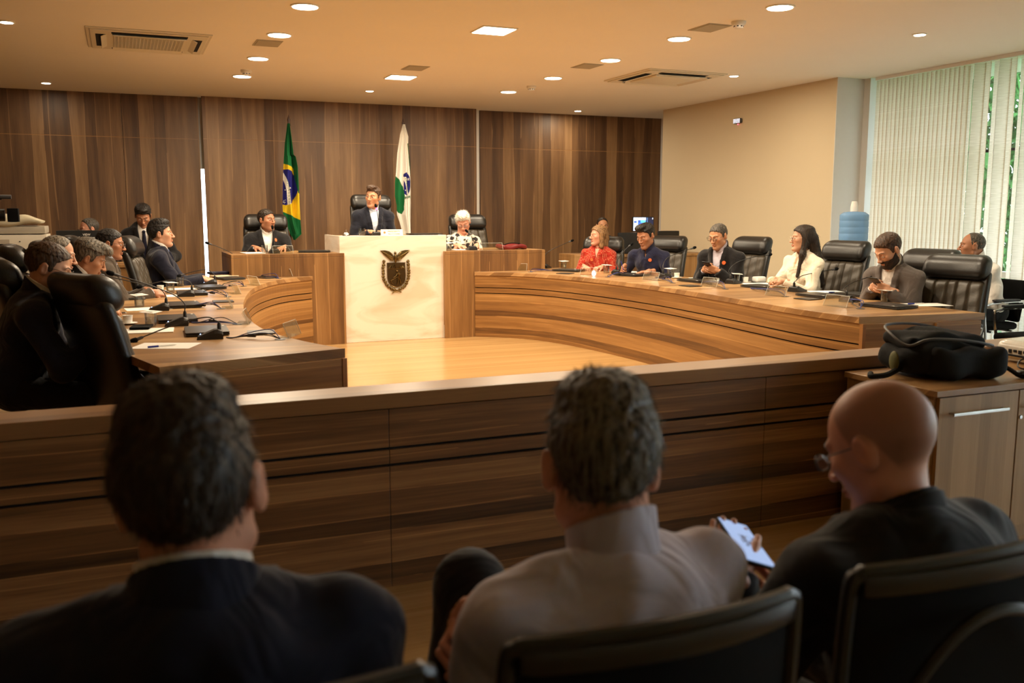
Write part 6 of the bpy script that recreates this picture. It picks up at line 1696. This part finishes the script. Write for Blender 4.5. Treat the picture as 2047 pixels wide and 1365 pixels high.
# left bench, from near to far
P_('A', 'dark-haired man with glasses in navy suit, nearest seated at the left bench', on_y(97, 536, 5.12), -90, hs=1.06, lean=16, hpitch=20, hyaw=-4, skin='light', style='short', hair='hair_brown', top='suit_navy', gl='black_plastic', eyes='closed', beard=None,
   hands=dh(L=dict(w=(-.1, .36, T)), R=dict(w=(.14, .42, T), fd=(-.2, .95, -.1), pn=(-.7, 0, -.7), curls=(55, 60, 40))))
P_('A2', 'man mostly hidden behind the nearest man with glasses, only forehead and nose showing', on_y(116, 510, 6.4), -92, lean=14, hpitch=14, skin='light', style='receding', hair='hair_grey', top='suit_black', hands=dh())
P_('B', 'grey-haired man in black suit leaning over the left bench with hand at his mouth', on_y(180, 518, 6.75), -94, lean=26, hpitch=26, skin='mid', style='messy', hair='hair_saltpepper', top='suit_black', eyes='closed',
   hands=[dict(w=(-.02, .22, 1.01), fd=(-.1, -.25, .9), pn=(0, -1, -.2), curls=(60, 70, 50), pole=(-.5, .1, -.9)), dict(w=(.16, .36, T), fd=(-.2, .9, -.2), pn=(-.6, 0, -.8), curls=(50, 60, 40))])
P_('C', 'man in brown suit with glasses and striped tie seated at the left bench', on_y(221, 488, 7.95), -92, lean=10, hpitch=8, hyaw=-6, skin='tan', style='short', hair='hair_black', top='suit_brown', shirt='shirt_blue', tie='tie_stripe', gl='grey_plastic',
   hands=dh(L=dict(w=(-.12, .38, T)), R=dict(w=(.10, .42, T), fd=(-.3, .9, -.2), pn=(-.6, 0, -.8), curls=(50, 60, 40))))
P_('D', 'dark-haired man in navy suit and blue tie at the far end of the left bench', on_y(322, 468, 9.3), -98, hs=1.03, lean=2, hpitch=-2, hyaw=0, skin='light', style='thick', hair='hair_black', top='suit_navy', tie='tie_blue', neck_fwd=6,
   hands=dh(x=.09, y=.40))
P_('E', 'man in dark suit and tie standing behind the left bench, looking down', on_y(286, 432, 11.0), 176, lean=18, hpitch=30, standing=True, skin='tan', style='full', hair='hair_black', top='suit_black', tie='tie_dark', eyes='closed',
   hands=[dict(w=(-.22, .24, .92), fd=(.2, .5, -.8), pn=(1, 0, 0)), dict(w=(.22, .24, .92), fd=(-.2, .5, -.8), pn=(-1, 0, 0))])
P_('F', 'man with glasses and receding hair behind the lettered black monitor', on_y(178, 458, 11.2), 140, lean=4, hpitch=8, z0=.1, hyaw=-30, skin='pink', style='receding', hair='hair_darkgrey', outfit='shirt', top='shirt_white', gl='grey_plastic',
   hands=dh(y=.3, z=.95))
# head desks
P_('G', 'dark-haired man in black jacket and open white shirt at the left side desk', on_y(533, 440, 10.78), 178, z0=.15, lean=6, hyaw=40, hpitch=0, skin='tan', style='short', hair='hair_dark', top='suit_black', collar_open=True, w=1.12, chub=.004, hs=1.04,
   sticker=(-.085, -.075), hands=dh(x=.15, y=.30, z=1.035))
P_('H', 'man in dark navy jacket speaking behind the marble desk', on_y(746, 394, 10.55), 180, z0=.40, lean=8, hyaw=-40, hpitch=2, hroll=-6, skin='mid', style='quiff', hair='hair_brown', top='suit_darknavy', shirt='shirt_blue', collar_open=True, w=1.06, hs=1.05, openm=.004,
   hands=dh(x=.08, y=.26, z=1.205, L=dict(curls=(50, 55, 40), fd=(.8, .5, .0)), R=dict(curls=(45, 50, 40), fd=(-.8, .5, 0))))
P_('I', 'white-haired woman with glasses in black and white printed t-shirt', on_y(926, 444, 10.62), 182, z0=.15, lean=12, hyaw=-24, hpitch=30, hroll=6, skin='pink', style='spiky', hair='hair_white', outfit='tee', top='tee_print', fem=True, w=1.12, hs=1.08, gl='grey_plastic', eyes='closed', shoulder=.165,
   hands=dh(x=.12, y=.28, z=1.03, L=dict(bare=.3), R=dict(bare=.3)))
# right bench
P_('J', 'man hardly visible behind the woman in red, only his forehead showing', on_y(1204, 452, 11.3), 165, lean=2, skin='mid', style='receding', hair='hair_dark', outfit='shirt', top='trousers_dark', z0=.06, hands=dh(z=.80))
P_('K', 'woman with light brown hair in red patterned blouse', on_d(1196, 471, 11.0), 138, lean=2, hyaw=-48, hpitch=0, skin='pink', style='bob', hair='hair_lightbrown', outfit='blouse', top='blouse_red', fem=True, w=1.04, hs=1.02, sticker=(.05, -.14),
   hands=dh(x=.10, y=.28))
P_('L', 'man in navy shirt with wristwatch writing at the right bench', on_d(1291, 471, 10.1), 120, lean=18, hyaw=-10, hpitch=22, hroll=0, skin='tan', style='quiff', hair='hair_black', outfit='shirt', top='shirt_navy', eyes='closed', w=1.12, hs=1.12, collar_open=True, sticker=(-.065, -.095), watch='L',
   hands=[dict(w=(-.12, .34, T), fd=(.75, .6, -.1), pn=(0, -.1, -1), curls=(8, 10, 8), bare=.55), dict(w=(.22, .30, T + .03), fd=(-.2, .8, -.3), pn=(-.8, 0, -.5), curls=(60, 60, 40), bare=.75)])
P_('M', 'man with black glasses in dark blazer looking at a phone', on_d(1436, 472, 9.05), 114, lean=16, hyaw=-6, hpitch=18, skin='mid', style='crop', hair='hair_darkgrey', top='suit_black', shirt='shirt_lilac', collar_open=True, gl='black_plastic', eyes='closed', w=1.05, hs=1.03, sticker=(-.085, -.10),
   hands=[dict(w=(-.07, .30, .86), fd=(.75, .5, .35), pn=(.2, -.9, .2), curls=(45, 55, 40)), dict(w=(.10, .28, .86), fd=(-.75, .5, .35), pn=(-.2, -.9, .2), curls=(45, 55, 40))])
P_('N', 'woman with very long dark hair and glasses in cream blouse', on_d(1604, 477, 8.25), 98, lean=4, hyaw=-32, hpitch=0, skin='light', style='long', hair='hair_dark', outfit='blouse', top='blouse_cream', fem=True, hs=1.0, gl='offwhite_plastic',
   hands=dh(x=.06, y=.36, z=.83, L=dict(fd=(.7, .6, .1), curls=(50, 55, 40), pn=(.3, -.5, -.6)), R=dict(fd=(-.7, .6, .1), curls=(50, 55, 40), pn=(-.3, -.5, -.6))))
P_('O', 'bearded man in grey suit bent over his phone at the right bench', on_d(1776, 500, 7.05), 100, lean=22, hyaw=-16, hpitch=34, skin='light', style='short', hair='hair_brown', top='suit_grey', shirt='shirt_white', collar_open=True, beard='beard_dark', eyes='closed', w=1.06, hs=1.08,
   hands=[dict(w=(-.07, .30, .84), fd=(.75, .5, .3), pn=(.2, -.9, .2), curls=(45, 55, 40)), dict(w=(.10, .28, .84), fd=(-.75, .5, .3), pn=(-.2, -.9, .2), curls=(45, 55, 40))])
P_('P', 'balding man in white shirt seated by the window blinds', on_d(1943, 492, 8.05), 76, lean=17, neck_fwd=14, hyaw=-26, hpitch=0, skin='tan', style='balding', hair='hair_darkgrey', outfit='shirt', top='shirt_white', w=1.12,
   hands=[dict(w=(-.10, .30, .64), fd=(.6, .7, -.2), pn=(0, 0, -1)), dict(w=(.10, .30, .64), fd=(-.6, .7, -.2), pn=(0, 0, -1))])
PHC = on_d(1490, 1086, 1.76); PHU = Vector((.231, .947, .228)).normalized(); PHR = Vector((.98, .05, -.3)); PHR = (PHR - PHU * PHR.dot(PHU)).normalized(); PHN = PHR.cross(PHU)
# spectators in the foreground, seen from behind
P_('Q', 'dark-haired man in navy jacket seen from behind, left spectator in the foreground', on_d(384, 985, 1.15), -6, lean=6, hroll=-7, hyaw=-8, pelvis_z=.49, hpitch=2, skin='pink', style='thick', hair='hair_dark', top='suit_navy', w=1.05, fine=1.4, hs=1.08, eyes=False,
   hands=[dict(w=(-.14, .34, .62), fd=(.3, .9, -.2), pn=(0, 0, -1)), dict(w=(.14, .34, .62), fd=(-.3, .9, -.2), pn=(0, 0, -1))], shoulder=.182, shup=.068)
P_('R', 'grey-haired man in lilac shirt seen from behind, middle spectator in the foreground', on_d(1200, 935, 1.38), 6, lean=9, hyaw=-22, hroll=2, hpitch=10, pelvis_z=.49, shup=.058, shoulder=.185, skin='pink', style='thick', hair='hair_saltpepper', outfit='shirt', top='shirt_lilac', w=1.02, fine=1.4, hs=1.05, eyes=False, cross_leg=on_d(940, 1170, 1.62),
   hands=[dict(ww=on_d(962, 1305, 1.46), wfd=(-.15, .8, .5), wpn=(.9, .2, -.1), curls=(50, 65, 45), spread=2), dict(ww=on_d(1000, 1240, 1.55), wfd=(-.95, .1, -.1), wpn=(-.1, -.8, -.5), curls=(45, 60, 45), spread=2)])
P_('S', 'bald man with glasses in black jacket holding a lit phone, right spectator in the foreground', on_d(1762, 892, 1.60), 6, lean=14, hyaw=12, hpitch=26, hroll=0, pelvis_z=.49, shup=.070, shoulder=.19, colh=.022, skin='pink', style=None, scalp='shaved', hair='hair_darkgrey', top='suit_black', gl='grey_plastic', eyes='closed', w=1.08, fine=1.4, hs=1.02, shirt='suit_black', chub=.004,
   hands=[dict(ww=PHC - PHR * .052 - PHU * .080 - PHN * .024, wfd=PHR * .25 + PHU * .9, wpn=PHN, curls=(8, 16, 12), thumb=(20, 5, 5)), dict(ww=PHC + PHR * .085 - PHU * .13 - PHN * .05, wfd=PHR * -.25 + PHU * .9, wpn=PHN * .3 + PHR * -.9, curls=(20, 35, 25))])
# ------------------------------------------------------------------ phones held in hands
def phone(c, right, up, label, lit=False, size=(.074, .158, .008)):
    """c centre, up = long axis, right = short axis (world)"""
    up = Vector(up).normalized(); right = Vector(right); right = (right - up * right.dot(up)).normalized(); n = right.cross(up)
    M = Matrix(((right.x, up.x, n.x, 0), (right.y, up.y, n.y, 0), (right.z, up.z, n.z, 0), (0, 0, 0, 1)))
    r = bpy.data.objects.new('phone', None); COL.objects.link(r); r.empty_display_size = .05
    r.matrix_world = Matrix.Translation(c) @ M; tag(r, label, 'phone')
    w, h, t = size
    MB().rbox((0, 0, 0), (w, h, t), .004, (6, 8, 2)).build('phone_body', 'black_plastic', r, smooth=True)
    MB().box(-w / 2 + .003, w / 2 - .003, -h / 2 + .005, h / 2 - .005, t / 2 - .0002, t / 2 + .0006).build('screen', 'phone_screen' if lit else 'black_plastic', r)
    MB().lathe([(.005, 0), (.005, .002)], 12, Matrix.Translation((-w * .3, h * .4, -t / 2 - .002))).build('camera_lens', 'grey_plastic', r)
    return r
m, nt, b = newmat('phone_screen')
tc = nd(nt, 'ShaderNodeTexCoord'); sx = nd(nt, 'ShaderNodeSeparateXYZ'); nt.links.new(tc.outputs['Generated'], sx.inputs[0])
nz = nd(nt, 'ShaderNodeTexNoise', Scale=9.0, Detail=3.0); nt.links.new(tc.outputs['Generated'], nz.inputs['Vector'])
def sm(op, a, bb):
    n = nd(nt, 'ShaderNodeMath', operation=op)
    for i, v in enumerate((a, bb)):
        if isinstance(v, (int, float)): n.inputs[i].default_value = v
        else: nt.links.new(v, n.inputs[i])
    return n.outputs[0]
blob = sm('MULTIPLY', sm('MULTIPLY', sm('GREATER_THAN', nz.outputs['Fac'], .5), sm('GREATER_THAN', sx.outputs[0], .35)), sm('MULTIPLY', sm('GREATER_THAN', sx.outputs[1], .38), sm('LESS_THAN', sx.outputs[1], .66)))
mx = nd(nt, 'ShaderNodeMix', data_type='RGBA'); nt.links.new(blob, mx.inputs['Factor']); mx.inputs[6].default_value = (.42, .58, .95, 1); mx.inputs[7].default_value = (.05, .06, .12, 1)
nt.links.new(mx.outputs[2], b.inputs['Emission Color']); b.inputs['Emission Strength'].default_value = .55; b.inputs['Base Color'].default_value = (.02, .02, .02, 1); b.inputs['Roughness'].default_value = .2
phone(PHC, PHR, PHU, 'phone with bright screen held by the bald spectator', True)
def between(key, up, off, label):
    r, d = PEOPLE[key]; rot = Matrix.Rotation(d['rz'], 3, 'Z')
    a = (d['WR'][0] + d['WR'][1]) / 2; loc = Vector((r.location.x, r.location.y, r.location.z)) + rot @ (Vector(a) + Vector(off))
    phone(loc, rot @ Vector((1, 0, 0)), rot @ Vector(up), label)
between('M', (-.25, .9, .35), (-.01, .085, .065), 'dark phone in the hands of the man in dark blazer')
between('O', (-.25, .9, .4), (-.01, .085, .065), 'phone in the hands of the bearded man in grey suit')
r, d = PEOPLE['L']; rot = Matrix.Rotation(d['rz'], 3, 'Z')
p = r.location + rot @ (Vector(d['WR'][1]) + Vector((-.03, .09, -.01)))
e = empty('pen', p, 0, 'pen held upright in the hand of the man in navy shirt', 'pen')
MB().tube([(0.02, -.02, -.055), (0, 0, .04), (-.01, .01, .085)], [.002, .004, .004], 8).build('barrel', 'pen_blue', e, smooth=True)
# ================================================================== LIGHT, CAMERA
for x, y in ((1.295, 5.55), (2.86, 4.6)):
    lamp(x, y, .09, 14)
w = bpy.data.worlds.new('sky'); scene.world = w; w.use_nodes = True; nt = w.node_tree
bg = nt.nodes['Background']; bg.inputs['Color'].default_value = (0.88, 0.94, 1.0, 1); bg.inputs['Strength'].default_value = 5.5
cam = bpy.data.cameras.new('camera'); co = bpy.data.objects.new('camera', cam); COL.objects.link(co)
cam.sensor_width = 36.0; cam.lens = FPX / 2047 * 36.0; cam.sensor_fit = 'HORIZONTAL'
co.location = (0, 0, CAMH); co.rotation_euler = (PI / 2 - PITCH, 0, -YAW)
cam.clip_start = .05; cam.clip_end = 200
cam.dof.use_dof = True; cam.dof.focus_distance = 7.8; cam.dof.aperture_fstop = 3.8
scene.camera = co
scene.view_settings.view_transform = 'Standard'; scene.view_settings.look = 'None'; scene.view_settings.gamma = 1.0
scene.view_settings.exposure = 0.6
try: scene.view_settings.use_curve_mapping = False
except Exception: pass
scene.cycles.max_bounces = 8; scene.cycles.diffuse_bounces = 6; scene.cycles.glossy_bounces = 3; scene.cycles.transmission_bounces = 6; scene.cycles.transparent_max_bounces = 12
scene.cycles.caustics_reflective = False; scene.cycles.caustics_refractive = False
scene.cycles.use_denoising = True
scene.cycles.sample_clamp_indirect = 4.0
print('script time', round(time.time() - T0, 1))
